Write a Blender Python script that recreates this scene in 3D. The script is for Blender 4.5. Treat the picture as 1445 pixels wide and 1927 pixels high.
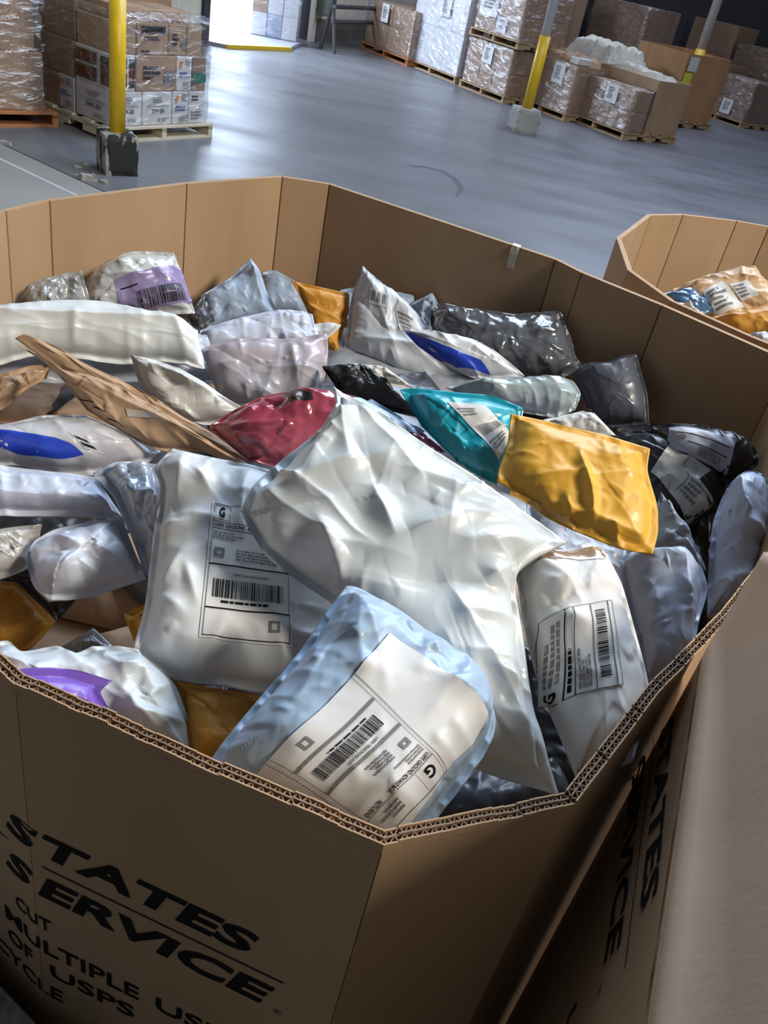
import bpy, bmesh, math, random
import numpy as np
from mathutils import Vector, Matrix
from mathutils.bvhtree import BVHTree

for o in list(bpy.data.objects): bpy.data.objects.remove(o)
scn = bpy.context.scene
COL = scn.collection
W, H, F, HC = 1445, 1927, 1600.0, 1.65

# ---------------------------------------------------------------- camera
def cam_axes():
    n = np.array([215 - W / 2, 3300 - H / 2, F]); up = -n / np.linalg.norm(n)
    fw = np.array([0, 0, 1.0]); fy = fw - fw.dot(up) * up; fy /= np.linalg.norm(fy)
    return np.stack([np.cross(fy, up), fy, up])
R = cam_axes()
CP = np.array([0, 0, HC])
cd = bpy.data.cameras.new('camera'); cam = bpy.data.objects.new('camera', cd); COL.objects.link(cam)
m3 = np.stack([R[:, 0], -R[:, 1], -R[:, 2]], 1)
M = Matrix.Identity(4)
for i in range(3):
    for j in range(3): M[i][j] = m3[i][j]
M.translation = Vector(CP)
cam.matrix_world = M
cd.lens = F / H * 36; cd.sensor_width = 36; cd.clip_start = 0.02; cd.clip_end = 200
scn.camera = cam
scn.view_settings.view_transform = 'Standard'; scn.view_settings.look = 'None'
scn.view_settings.gamma = 1; scn.view_settings.exposure = -0.22
scn.view_settings.use_curve_mapping = False

# ---------------------------------------------------------------- world and lights
wd = bpy.data.worlds.new('hall_air'); scn.world = wd; wd.use_nodes = True
wd.node_tree.nodes['Background'].inputs[0].default_value = (.58, .75, 1, 1)
wd.node_tree.nodes['Background'].inputs[1].default_value = .10
def area(name, loc, target, sx, sy, watts, col):
    l = bpy.data.lights.new(name, 'AREA'); l.shape = 'RECTANGLE'; l.size = sx; l.size_y = sy
    l.energy = watts; l.color = col
    o = bpy.data.objects.new(name, l); COL.objects.link(o); o.location = loc
    o.rotation_euler = (Vector(target) - Vector(loc)).to_track_quat('-Z', 'Y').to_euler()
    return o
area('bay_lamp', (4.6, -.1, 5.2), (.1, 1.2, 1), 1.2, 1.2, 500, (1, .93, .81))
area('overhead_fill', (2.0, 6.5, 7.0), (0, 1.3, 1), 5, 4, 900, (.66, .81, 1))  # cool overhead fill panel, added to light the pile from behind
area('far_floor_fill', (3.0, 14.5, 6.5), (1.0, 10, 0), 5, 4, 540, (.62, .72, 1))  # added fill panel that brightens the far floor
area('trailer_roof_daylight', (-5.6, 14.6, 3.6), (-5.6, 14.6, 0), 2.6, 5, 1700, (.68, .80, 1))

# ---------------------------------------------------------------- numeric helpers
def ray(px, py): return R @ np.array([px - W / 2, py - H / 2, F])
def at(px, py, z=0.0):
    r = ray(px, py); return CP + r * ((z - HC) / r[2])
def onplane(px, py, A, n):
    r = ray(px, py); return CP + r * (((A - CP) @ n) / (r @ n))
_tab = {}
def vnoise(x, y, seed=0):
    if seed not in _tab: _tab[seed] = np.random.RandomState(seed).rand(64, 64)
    T = _tab[seed]; x = np.asarray(x, float); y = np.asarray(y, float)
    xi = np.floor(x).astype(int); yi = np.floor(y).astype(int); fx = x - xi; fy = y - yi
    fx = fx * fx * fx * (fx * (6 * fx - 15) + 10); fy = fy * fy * fy * (fy * (6 * fy - 15) + 10)
    a = T[xi % 64, yi % 64]; b = T[(xi + 1) % 64, yi % 64]; c = T[xi % 64, (yi + 1) % 64]; d = T[(xi + 1) % 64, (yi + 1) % 64]
    return (a * (1 - fx) + b * fx) * (1 - fy) + (c * (1 - fx) + d * fx) * fy
def ridged(x, y, seed): return 1 - np.abs(2 * vnoise(x, y, seed) - 1)

# ---------------------------------------------------------------- object helpers
def mesh_obj(name, verts, faces, mat, parent=None, origin=(0, 0, 0), smooth=False, mats=None, fmat=None):
    me = bpy.data.meshes.new(name)
    v = np.asarray(verts, float) - np.asarray(origin, float)
    me.from_pydata(v.tolist(), [], [tuple(int(i) for i in f) for f in faces])
    for m_ in (mats or [mat]): me.materials.append(m_)
    if fmat is not None: me.polygons.foreach_set('material_index', fmat)
    if smooth: me.polygons.foreach_set('use_smooth', [True] * len(me.polygons))
    me.update()
    o = bpy.data.objects.new(name, me); COL.objects.link(o)
    if parent is not None: o.parent = parent
    else: o.location = origin
    return o
def empty(name, loc):
    o = bpy.data.objects.new(name, None); COL.objects.link(o); o.location = loc; o.empty_display_size = .05
    return o
def tag(o, label, cat, group=None):
    o['label'] = label; o['category'] = cat
    if group: o['group'] = group
    return o
def struct(o, label=None):
    o['kind'] = 'structure'
    if label: o['label'] = label
    return o
class MB:
    def __init__(s): s.v = []; s.f = []
    def add(s, verts, faces):
        k = len(s.v); s.v += [tuple(map(float, p)) for p in verts]; s.f += [tuple(k + i for i in f) for f in faces]
    def box(s, c, ax, ay, az, hx, hy, hz):
        c = np.asarray(c, float); P = []
        for i in (-1, 1):
            for j in (-1, 1):
                for k in (-1, 1): P.append(c + i * hx * ax + j * hy * ay + k * hz * az)
        s.add(P, [(0, 1, 3, 2), (4, 6, 7, 5), (0, 4, 5, 1), (2, 3, 7, 6), (0, 2, 6, 4), (1, 5, 7, 3)])
    def cbox(s, c, ax, ay, az, hx, hy, hz, b):
        """box with chamfered edges"""
        c = np.asarray(c, float); P = []; idx = {}
        for i in (-1, 1):
            for j in (-1, 1):
                for k in (-1, 1):
                    for t in range(3):
                        h = [hx, hy, hz]
                        for q in range(3):
                            if q != t: h[q] -= b
                        idx[(i, j, k, t)] = len(P); P.append(c + i * h[0] * ax + j * h[1] * ay + k * h[2] * az)
        fs = []
        sg = [(-1, -1), (1, -1), (1, 1), (-1, 1)]
        for e in (-1, 1):
            for t in range(3):
                o_ = []
                for a, b_ in sg:
                    q = [0, 0, 0]; q[t] = e; q[(t + 1) % 3] = a; q[(t + 2) % 3] = b_; o_.append(idx[(*q, t)])
                fs.append(o_ if e > 0 else o_[::-1])
        for t in range(3):
            u, w = (t + 1) % 3, (t + 2) % 3
            for a in (-1, 1):
                for b_ in (-1, 1):
                    q0 = [0] * 3; q0[u] = a; q0[w] = b_; q1 = list(q0); q0[t] = -1; q1[t] = 1
                    f_ = [idx[(*q0, u)], idx[(*q1, u)], idx[(*q1, w)], idx[(*q0, w)]]
                    fs.append(f_ if a * b_ < 0 else f_[::-1])
        for i in (-1, 1):
            for j in (-1, 1):
                for k in (-1, 1):
                    f_ = [idx[(i, j, k, t)] for t in range(3)]
                    fs.append(f_ if i * j * k > 0 else f_[::-1])
        s.add(P, fs)
    def prism(s, poly, z0, z1):
        n = len(poly); P = [(p[0], p[1], z0) for p in poly] + [(p[0], p[1], z1) for p in poly]
        s.add(P, [tuple(range(n))[::-1], tuple(range(n, 2 * n))] + [(i, (i + 1) % n, n + (i + 1) % n, n + i) for i in range(n)])
    def tube(s, a, b, r0, r1, n=20, cap=True):
        a = np.asarray(a, float); b = np.asarray(b, float); d = (b - a) / np.linalg.norm(b - a)
        u = np.cross(d, [1, 0, 0] if abs(d[0]) < .9 else [0, 1, 0]); u /= np.linalg.norm(u); w = np.cross(d, u)
        P = [p + r * (math.cos(t) * u + math.sin(t) * w) for p, r in ((a, r0), (b, r1)) for t in [2 * math.pi * i / n for i in range(n)]]
        f = [(i, (i + 1) % n, n + (i + 1) % n, n + i) for i in range(n)]
        if cap: f += [tuple(range(n))[::-1], tuple(range(n, 2 * n))]
        s.add(P, f)
    def build(s, name, mat, parent=None, origin=(0, 0, 0), smooth=False):
        return mesh_obj(name, s.v, s.f, mat, parent, origin, smooth)
X3, Y3, Z3 = np.eye(3)

# ---------------------------------------------------------------- materials
def principled(name, col, rough=.5, coat=0, metal=0, spec=.5):
    m = bpy.data.materials.new(name); m.use_nodes = True
    b = m.node_tree.nodes['Principled BSDF']
    b.inputs['Base Color'].default_value = (*col, 1); b.inputs['Roughness'].default_value = rough
    b.inputs['Metallic'].default_value = metal; b.inputs['Coat Weight'].default_value = coat
    b.inputs['Coat Roughness'].default_value = .12; b.inputs['Specular IOR Level'].default_value = spec
    return m, m.node_tree.nodes, m.node_tree.links, b
def noise_col(m, n, l, b, c0, c1, scale, detail=6, stretch=(1, 1, 1), lo=.35, hi=.65):
    tc = n.new('ShaderNodeTexCoord'); mp = n.new('ShaderNodeMapping'); mp.inputs['Scale'].default_value = stretch
    t = n.new('ShaderNodeTexNoise'); t.inputs['Scale'].default_value = scale; t.inputs['Detail'].default_value = detail
    r = n.new('ShaderNodeValToRGB'); r.color_ramp.elements[0].position = lo; r.color_ramp.elements[1].position = hi
    r.color_ramp.elements[0].color = (*c0, 1); r.color_ramp.elements[1].color = (*c1, 1)
    l.new(tc.outputs['Object'], mp.inputs[0]); l.new(mp.outputs[0], t.inputs[0]); l.new(t.outputs[0], r.inputs[0])
    l.new(r.outputs[0], b.inputs['Base Color'])
    return tc, mp, t, r
def bump(n, l, b, src, strength, dist=.01):
    p = n.new('ShaderNodeBump'); p.inputs['Strength'].default_value = strength; p.inputs['Distance'].default_value = dist
    l.new(src, p.inputs['Height']); l.new(p.outputs[0], b.inputs['Normal']); return p
def film(name, col, rough=.33, crinkle=.25, scale=22, coat=.25, c1=None):
    if coat < .5: rough = rough + .07; coat *= .5
    """plastic or paper mailer skin with fine crinkle"""
    m, n, l, b = principled(name, col, rough, coat)
    d = c1 or tuple(x * .93 for x in col)
    tc, mp, t, r = noise_col(m, n, l, b, d, col, 7, 3)
    t2 = n.new('ShaderNodeTexNoise'); t2.noise_type = 'RIDGED_MULTIFRACTAL'; t2.inputs['Scale'].default_value = scale * 1.1; t2.inputs['Detail'].default_value = 3; t2.inputs['Distortion'].default_value = .5
    l.new(mp.outputs[0], t2.inputs[0])
    bump(n, l, b, t2.outputs[0], min(1, crinkle * 2.0), .012)
    return m
def board(name, c0, c1, rough=.75, s=1):
    m, n, l, b = principled(name, c0, rough, spec=.25)
    tc, mp, t, r = noise_col(m, n, l, b, c0, c1, 6 * s, 8, (1, 1, .25))
    t2 = n.new('ShaderNodeTexNoise'); t2.inputs['Scale'].default_value = 140; l.new(mp.outputs[0], t2.inputs[0])
    bump(n, l, b, t2.outputs[0], .08, .004)
    return m
def plain(name, col, rough=.6, coat=0, metal=0):
    m, n, l, b = principled(name, col, rough, coat, metal)
    noise_col(m, n, l, b, tuple(c * .88 for c in col), col, 14)
    return m
M_ = {}
M_['kraft'] = board('corrugated_kraft', (.40, .26, .15), (.46, .30, .175))
M_['kraft_edge'] = board('cut_corrugation', (.20, .13, .085), (.30, .20, .13))
M_['kraft_grey'] = board('greyed_kraft', (.42, .29, .205), (.47, .33, .24))
M_['carton'] = board('carton_brown', (.36, .235, .15), (.43, .29, .19))
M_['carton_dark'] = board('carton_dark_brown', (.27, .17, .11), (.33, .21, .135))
M_['carton_orange'] = board('carton_orange_brown', (.42, .23, .11), (.48, .28, .14))
M_['carton_white'] = board('carton_white', (.66, .66, .66), (.74, .74, .73), .55)
M_['ink'] = plain('printed_ink', (.010, .009, .010), .9); M_['ink'].node_tree.nodes['Principled BSDF'].inputs['Specular IOR Level'].default_value = .15
M_['ink_grey'] = plain('grey_print', (.22, .21, .21), .6)
M_['ink_lilac'] = plain('lilac_print', (.27, .22, .46), .5)
M_['white'] = film('white_poly', (.72, .745, .74), .36, .10, 14, .2)
M_['white2'] = film('white_poly_thin', (.68, .70, .71), .36, .22, 20, .2)
M_['lilac'] = film('lilac_grey_poly', (.58, .63, .76), .36, .25, 18, .2)
M_['blue'] = film('blue_grey_poly', (.37, .47, .62), .36, .25, 22, .2)
M_['bluew'] = film('pale_blue_poly', (.37, .49, .64), .34, .36, 34, .25)
M_['grey'] = film('grey_poly', (.36, .385, .44), .32, .3, 20, .25)
M_['dark'] = film('dark_grey_poly', (.085, .092, .115), .27, .3, 18, .4)
M_['darkshiny'] = film('dark_shiny_film', (.11, .115, .13), .16, .6, 26, .9)
M_['black'] = film('black_poly', (.018, .018, .022), .28, .4, 24, .3)
M_['crinkle'] = film('crinkled_clear_film', (.33, .34, .34), .16, .7, 32, .9)
M_['silver'] = film('silvery_tape_film', (.74, .74, .70), .16, .7, 30, .9)
M_['teal'] = film('teal_poly', (.012, .36, .47), .28, .3, 20, .4)
M_['yellow'] = film('yellow_padded_kraft', (.80, .44, .05), .42, .35, 26, .15, (.74, .38, .035))
M_['orange'] = film('orange_kraft', (.62, .29, .035), .45, .25, 22, .1, (.55, .24, .02))
M_['paper'] = film('kraft_paper', (.47, .31, .19), .6, .3, 20, .05, (.40, .255, .15))
M_['wpaper'] = film('white_paper', (.70, .68, .655), .6, .18, 16, .02)
M_['pink'] = film('red_cloth_in_clear_film', (.45, .10, .15), .14, .55, 24, 1, (.33, .04, .07))
M_['purple'] = film('purple_poly', (.19, .10, .50), .32, .18, 16, .25)
M_['bluepr'] = film('blue_print', (.02, .06, .52), .3, .2, 20, .3)
M_['label'] = film('label_paper', (.74, .735, .73), .5, .05, 12, .05)
M_['paleprint'] = film('pale_print', (.60, .60, .62), .3, .2, 20, .3)
M_['tape'] = film('clear_tape', (.60, .52, .44), .12, .3, 30, 1)
M_['yellow_paint'] = plain('yellow_paint', (.78, .50, .012), .4)
M_['white_paint'] = plain('white_paint', (.62, .63, .66), .5)
M_['black_paint'] = plain('black_paint', (.02, .02, .022), .6)
M_['wood'] = board('pallet_wood', (.40, .27, .15), (.50, .36, .22), .8)
M_['wood_pale'] = board('pale_pallet_wood', (.55, .48, .36), (.63, .56, .44), .8)
M_['wood_orange'] = board('orange_pallet_wood', (.42, .16, .06), (.50, .22, .09), .8)
M_['steel_dark'] = plain('dark_steel', (.05, .045, .045), .5)
M_['rubber'] = plain('dock_rubber', (.03, .03, .035), .7)
M_['red'] = plain('red_print', (.75, .10, .03), .5); M_['orange_pr'] = plain('orange_print', (.85, .30, .06), .5)
M_['fluo'] = plain('fluorescent_orange_paper', (.95, .16, .09), .5); M_['ylabel'] = plain('yellow_paper', (.8, .75, .08), .5)
M_['green'] = plain('green_film', (.03, .22, .13), .3); M_['bluelab'] = plain('blue_print_flat', (.08, .12, .35), .5)
def concrete(name, c0, c1, r0, r1):
    m, n, l, b = principled(name, c0, .5)
    tc, mp, t, r = noise_col(m, n, l, b, c0, c1, .9, 12, (1, 1, 1), .3, .7)
    mp.inputs['Rotation'].default_value = (0, 0, math.radians(35)); mp.inputs['Scale'].default_value = (.6, 1.5, 1)
    t3 = n.new('ShaderNodeTexNoise'); t3.inputs['Scale'].default_value = 1.6; t3.inputs['Detail'].default_value = 8
    l.new(mp.outputs[0], t3.inputs[0])
    mr = n.new('ShaderNodeMapRange'); mr.inputs[1].default_value = .3; mr.inputs[2].default_value = .7
    mr.inputs[3].default_value = r0; mr.inputs[4].default_value = r1
    l.new(t3.outputs[0], mr.inputs[0]); l.new(mr.outputs[0], b.inputs['Roughness'])
    bump(n, l, b, t.outputs[0], .12, .01)
    return m
M_['floor'] = concrete('worn_concrete', (.13, .13, .14), (.18, .18, .19), .28, .48)
M_['floor_pale'] = concrete('pale_concrete', (.27, .26, .24), (.35, .335, .305), .45, .7)
M_['joint'] = plain('dark_joint', (.06, .06, .06), .9)
M_['wall'] = plain('cream_wall_paint', (.72, .67, .52), .7)
M_['wall_stain'] = plain('stained_wall_foot', (.13, .11, .09), .8)
M_['wall_dark'] = plain('dark_wall', (.055, .055, .065), .7)
M_['conc_block'] = concrete('chipped_concrete', (.26, .25, .23), (.40, .385, .35), .7, .9)
def wrapfilm():
    m = bpy.data.materials.new('stretch_film'); m.use_nodes = True; n, l = m.node_tree.nodes, m.node_tree.links
    for x in list(n): n.remove(x)
    out = n.new('ShaderNodeOutputMaterial'); mx = n.new('ShaderNodeMixShader'); tr = n.new('ShaderNodeBsdfTransparent'); g = n.new('ShaderNodeBsdfGlossy')
    tr.inputs[0].default_value = (.93, .93, .95, 1)
    g.inputs['Roughness'].default_value = .18
    tc = n.new('ShaderNodeTexCoord'); mp = n.new('ShaderNodeMapping'); mp.inputs['Scale'].default_value = (1, 1, 2.2)
    t = n.new('ShaderNodeTexNoise'); t.inputs['Scale'].default_value = 7; t.inputs['Detail'].default_value = 6; t.inputs['Distortion'].default_value = .8
    l.new(tc.outputs['Object'], mp.inputs[0]); l.new(mp.outputs[0], t.inputs[0])
    bp = n.new('ShaderNodeBump'); bp.inputs['Strength'].default_value = .8; bp.inputs['Distance'].default_value = .06
    l.new(t.outputs[0], bp.inputs['Height']); l.new(bp.outputs[0], g.inputs['Normal'])
    mr = n.new('ShaderNodeMapRange'); mr.inputs[1].default_value = .35; mr.inputs[2].default_value = .75; mr.inputs[3].default_value = .06; mr.inputs[4].default_value = .36
    l.new(t.outputs[0], mr.inputs[0]); l.new(mr.outputs[0], mx.inputs[0])
    l.new(tr.outputs[0], mx.inputs[1]); l.new(g.outputs[0], mx.inputs[2]); l.new(mx.outputs[0], out.inputs[0])
    return m
M_['wrap'] = wrapfilm()

# ---------------------------------------------------------------- lettering
_txt = {}
def text_mesh(s, bold=.012, shear=0):
    key = (s, bold, shear)
    if key in _txt: return _txt[key]
    c = bpy.data.curves.new('t', 'FONT'); c.body = s; c.offset = bold; c.shear = shear; c.resolution_u = 3
    o = bpy.data.objects.new('t', c); COL.objects.link(o)
    dg = bpy.context.evaluated_depsgraph_get(); e = o.evaluated_get(dg); me = e.to_mesh()
    v = np.array([p.co[:2] for p in me.vertices]); f = [tuple(p.vertices) for p in me.polygons]
    e.to_mesh_clear(); bpy.data.objects.remove(o); bpy.data.curves.remove(c)
    lo, hi = v.min(0), v.max(0); v = (v - lo) / (hi - lo)
    _txt[key] = (v, f, (hi - lo)); return _txt[key]
class Print:
    """flat print laid on a surface through mapping P(a, b) -> 3D, a right, b down"""
    def __init__(s, P): s.P = P; s.mb = {}
    def g(s, k): return s.mb.setdefault(k, MB())
    def rect(s, a0, b0, a1, b1, ink='ink', n=None):
        na = max(1, int(abs(a1 - a0) / .06)); nb = max(1, int(abs(b1 - b0) / .06))
        P = [s.P(a0 + (a1 - a0) * i / na, b0 + (b1 - b0) * j / nb) for j in range(nb + 1) for i in range(na + 1)]
        s.g(ink).add(P, [(j * (na + 1) + i, (j + 1) * (na + 1) + i, (j + 1) * (na + 1) + i + 1, j * (na + 1) + i + 1) for j in range(nb) for i in range(na)])
    def frame(s, a0, b0, a1, b1, w, ink='ink', asp=1.0):
        s.rect(a0, b0, a1, b0 + w * asp, ink); s.rect(a0, b1 - w * asp, a1, b1, ink); s.rect(a0, b0, a0 + w, b1, ink); s.rect(a1 - w, b0, a1, b1, ink)
    def text(s, t, a0, b0, a1, b1, ink='ink', bold=.012, shear=0):
        v, f, _ = text_mesh(t, bold, shear)
        s.g(ink).add([s.P(a0 + (a1 - a0) * x, b1 + (b0 - b1) * y) for x, y in v], f)
    def barcode(s, a0, b0, a1, b1, n=46, seed=1, ink='ink', vertical=False):
        rs = random.Random(seed); x = 0; 
        while x < 1:
            w = rs.choice((.006, .006, .012, .018)) * 46 / n; x1 = min(1, x + w)
            if vertical: s.rect(a0, b0 + (b1 - b0) * x, a1, b0 + (b1 - b0) * x1, ink)
            else: s.rect(a0 + (a1 - a0) * x, b0, a0 + (a1 - a0) * x1, b1, ink)
            x = x1 + rs.choice((.006, .01, .016)) * 46 / n
    def smear(s, a0, b0, a1, b1, rows=4, seed=1, ink='ink_grey', vertical=False):
        """address lines too blurred to read: short grey dashes"""
        rs = random.Random(seed); L = a1 - a0 if not vertical else b1 - b0
        for k in range(rows):
            t = 0; end = rs.uniform(.55, 1)
            while t < end:
                w = rs.uniform(.05, .16); t1 = min(end, t + w); q0, q1 = k / rows + .15 / rows, (k + 1) / rows - .25 / rows
                if vertical: s.rect(a0 + (a1 - a0) * q0, b0 + L * t, a0 + (a1 - a0) * q1, b0 + L * t1, ink)
                else: s.rect(a0 + L * t, b0 + (b1 - b0) * q0, a0 + L * t1, b0 + (b1 - b0) * q1, ink)
                t = t1 + .025
    def build(s, parent, origin, name='print'):
        for k, mb in s.mb.items():
            o = mb.build(name, M_[k], parent, origin)
            if name == 'print': o['kind'] = 'stuff'

exec_order = []
# ================================================================ SETTING
def v2(p): return np.array([p[0], p[1], 0.0])
# floor: slabs with recessed joints on a dark bed
bed = struct(mesh_obj('floor', [(-16, -8, -.03), (20, -8, -.03), (20, 30, -.03), (-16, 30, -.03)], [(0, 1, 2, 3)], M_['joint']), 'worn grey concrete warehouse floor')
ja, jb = at(17, 277)[:2], at(173, 350)[:2]
jd = (jb - ja) / np.linalg.norm(jb - ja); jn = np.array([-jd[1], jd[0]])
if jn[1] < 0: jn = -jn
def slab(n0, n1, d0, d1, mat):
    g = .006
    P = [ja + jd * a + jn * b for a, b in ((d0 + g, n0 + g), (d1 - g, n0 + g), (d1 - g, n1 - g), (d0 + g, n1 - g))]
    m = MB(); m.prism([P[i] for i in range(4)] if np.cross(P[1] - P[0], P[2] - P[1]) > 0 else P[::-1], -.03, 0)
    m.build('slab', mat, bed)
slab(-14, 0, -20, 26, M_['floor_pale']); slab(0, 40, -22, 34, M_['floor'])
# worn painted line beside the joint
la, lb = at(8, 303)[:2], at(132, 362)[:2]
ld = (lb - la) / np.linalg.norm(lb - la); ln = np.array([-ld[1], ld[0]]) * .012
lm = MB(); la2, lb2 = la - ld * 2, lb + ld * .2
lm.prism([la2 - ln, lb2 - ln, lb2 + ln, la2 + ln], 0.0002, .0012); lm.build('floor_line', M_['paleprint'], bed)['label'] = 'faint worn white line'
# tyre scuff arc
sc_pts = [at(x, y)[:2] for x, y in ((770, 312), (800, 314), (832, 322), (858, 338), (868, 356), (858, 370))]
tm = MB(); Pv = []
for i, p in enumerate(sc_pts):
    d = sc_pts[min(i + 1, 5)] - sc_pts[max(i - 1, 0)]; nn = np.array([-d[1], d[0]]) / np.linalg.norm(d) * (.012 + .02 * math.sin(math.pi * i / 5))
    Pv += [(*(p - nn), .0012), (*(p + nn), .0012)]
tm.add(Pv, [(2 * i, 2 * i + 2, 2 * i + 3, 2 * i + 1) for i in range(5)]); tm.build('tire_scuff', M_['floor_scuff'] if 'floor_scuff' in M_ else plain('tyre_scuff', (.085, .085, .095), .5), bed)

# door wall on the left, receding
wd_ = np.array([.33, .944]); wn_ = np.array([.944, -.33]); wa = at(388, 82)[:2]
def wallbox(mb, s0, s1, z0, z1, th=.2, off=0.):
    a, b = wa + wd_ * s0 + wn_ * off, wa + wd_ * s1 + wn_ * off; c, d = b - wn_ * th, a - wn_ * th
    mb.prism([a, b, c, d][::1] if np.cross(b - a, c - b) > 0 else [d, c, b, a], z0, z1)
DW = 2.6
m = MB(); wallbox(m, -14, -.12, 0, 4.5); wallbox(m, DW, 9.0, 0, 4.5); wallbox(m, -.12, DW, 3.0, 4.5)
wl = struct(m.build('wall_left', M_['wall']), 'cream painted wall with the open dock door')
m = MB(); wallbox(m, DW + .3, 9.0, .0, .32, .012, .012); m.build('stained_foot', M_['wall_stain'], wl)
m = MB(); wallbox(m, -.14, .0, 0, 3.0, .26, .04); wallbox(m, DW - .01, DW + .03, 0, 3.0, .22, .01)
struct(m.build('trim_1', M_['rubber']), 'dark frame of the dock door')
# far dark wall
p0 = wa + wd_ * 8.2; p1 = np.array([16, 19.5])
m = MB(); dd = (p1 - p0) / np.linalg.norm(p1 - p0); nn = np.array([-dd[1], dd[0]])
m.prism([p0, p1, p1 + nn * .2, p0 + nn * .2], 0, 4.5)
wf = struct(m.build('wall_back', M_['wall_dark']), 'dark far wall behind the pallets')
# trailer docked at the door: floor, walls
tn = -wn_
def tq(s, o, z): return np.array([*(wa + wd_ * s - wn_ * o), z])
m = MB()
for (s0, s1, o0, o1, z0, z1) in ((-.1, DW + .1, .45, 7, -.04, .02), (-.15, -.1, .45, 7, 0, 2.8), (DW + .1, DW + .15, .45, 7, 0, 2.8), (-.15, DW + .15, 7, 7.05, 0, 2.8)):
    c = (tq(s0, o0, z0) + tq(s1, o1, z1)) / 2
    m.box(c, np.array([*wd_, 0]), np.array([*-wn_, 0]), Z3, abs(s1 - s0) / 2, abs(o1 - o0) / 2, (z1 - z0) / 2)
tr = m.build('trailer', plain('white_trailer_lining', (.82, .84, .86), .5)); tag(tr, 'white daylit trailer interior beyond the open dock door', 'trailer')
# dock plate with yellow lip
m = MB(); P = [at(385, 62)[:2], at(425, 91)[:2], at(545, 96)[:2], at(560, 90)[:2]]
lipd = (P[2] - P[1]) / np.linalg.norm(P[2] - P[1])
q = [tq(-.05, .45, 0)[:2], tq(-.05, -.05, 0)[:2], P[1], P[2], tq(DW - .15, -.1, 0)[:2], tq(DW - .15, .45, 0)[:2]]
ar = sum(q[i][0] * q[(i + 1) % 6][1] - q[(i + 1) % 6][0] * q[i][1] for i in range(6))
dk = empty('dock_plate', (*P[1], 0)); tag(dk, 'grey dock plate with a yellow lip in the open doorway', 'dock plate')
m.prism(q if ar > 0 else q[::-1], .0, .045); m.build('plate', plain('worn_steel_plate', (.40, .42, .46), .4, 0, .3), dk, (*P[1], 0))
m = MB(); nl = np.array([lipd[1], -lipd[0]]) * .03
if nl @ wn_ < 0: nl = -nl
lq = [P[1], P[1] + nl, P[2] + nl, P[2]]
m.prism(lq if np.cross(lq[1] - lq[0], lq[2] - lq[1]) > 0 else lq[::-1], 0, .05); m.build('lip', M_['yellow_paint'], dk, (*P[1], 0))['label'] = 'yellow painted lip'

# ================================================================ PALLET BOXES (octagonal cardboard bins)
ZR = 1.10
def miter(P, t):
    n = len(P); out = []
    for i in range(n):
        a, b, c = P[i - 1], P[i], P[(i + 1) % n]
        d0 = (b - a) / np.linalg.norm(b - a); d1 = (c - b) / np.linalg.norm(c - b)
        n0 = np.array([-d0[1], d0[0]]); n1 = np.array([-d1[1], d1[0]]); k = n0 + n1; k /= (k @ k) / 2
        out.append(b + k * t)
    return out
def bin_box(name, label, P, z1, t, flutes=(), mat='kraft', base=True, skip=()):
    c = np.mean(P, 0); org = (*c, 0)
    root = empty(name, org); tag(root, label, 'cardboard bin')
    I = miter(P, t); Md = miter(P, t / 2); n = len(P)
    fm = MB(); lm_ = MB()
    for i in range(n):
        if i in skip: continue
        j = (i + 1) % n; a, b, ai, bi = P[i], P[j], I[i], I[j]; d = (b - a) / np.linalg.norm(b - a); L = np.linalg.norm(b - a)
        poly = [a + d * .0005, b - d * .0005, Md[j], bi - d * .002, ai + d * .002, Md[i]]
        m = MB(); zt = z1 - (.009 if i in flutes else 0)
        # rows so the sheet can bow slightly
        m.prism(poly, 0.01, zt)
        m.build('side_panel', M_[mat], root, org)
        if i in flutes:
            nr = np.array([-d[1], d[0]])
            def pt(s, o):  # o: 0 outer..1 inner, clipped to the mitre
                A = a * (1 - o) + ai * o; B = b * (1 - o) + bi * o
                return A + (B - A) * s
            th = .0007 / t
            wob = lambda s: .0016 * math.sin(9 * s * L / .3 + i) + .001 * math.sin(31 * s * L / .3) + .0016 * (float(vnoise(s * L * 90, i * 3.3, 77)) - .5)
            for o_ in (th, .5, 1 - th):
                K = max(2, int(L / .012))
                for k in range(K):
                    s0, s1 = k / K, (k + 1) / K
                    q4 = [pt(s0, o_ - th), pt(s1, o_ - th), pt(s1, o_ + th), pt(s0, o_ + th)]
                    (lm_ if o_ != .5 else fm).prism(q4, zt - (.0005 if o_ != .5 else .002), z1 + wob(s0))
            K = int(L / .0042)
            for lo, hi, ph in ((.03, .47, 0), (.53, .97, 1)):
                for k in range(K):
                    s0, s1 = k / K, (k + 1) / K
                    oa, ob = (lo, hi) if (k + ph) % 2 else (hi, lo)
                    A, B = pt(s0, oa), pt(s1, ob); w = d * .0006
                    fm.prism([A - w, A + w, B + w, B - w] if np.cross(2 * w, B - A) > 0 else [B - w, B + w, A + w, A - w], zt - .002, z1 - .0015 + wob(s0))
    if fm.v:
        e = fm.build('corrugated_edge', M_['kraft_edge'], root, org); e['kind'] = 'stuff'; e = lm_.build('rim_liner', M_[mat], root, org); e['kind'] = 'stuff'
    if base:
        m = MB(); m.prism(I, .01, .03); m.build('base_panel', M_['kraft'], root, org)
    return root, I, org
px2 = lambda x, y, z=ZR: at(x, y, z)[:2]
FLa = px2(5, 1278); Fp = px2(722, 1592); fd = (Fp - FLa) / np.linalg.norm(Fp - FLa)
FL = FLa + fd * .012
chd = np.array([-.88, .475]); chd /= np.linalg.norm(chd)
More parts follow.
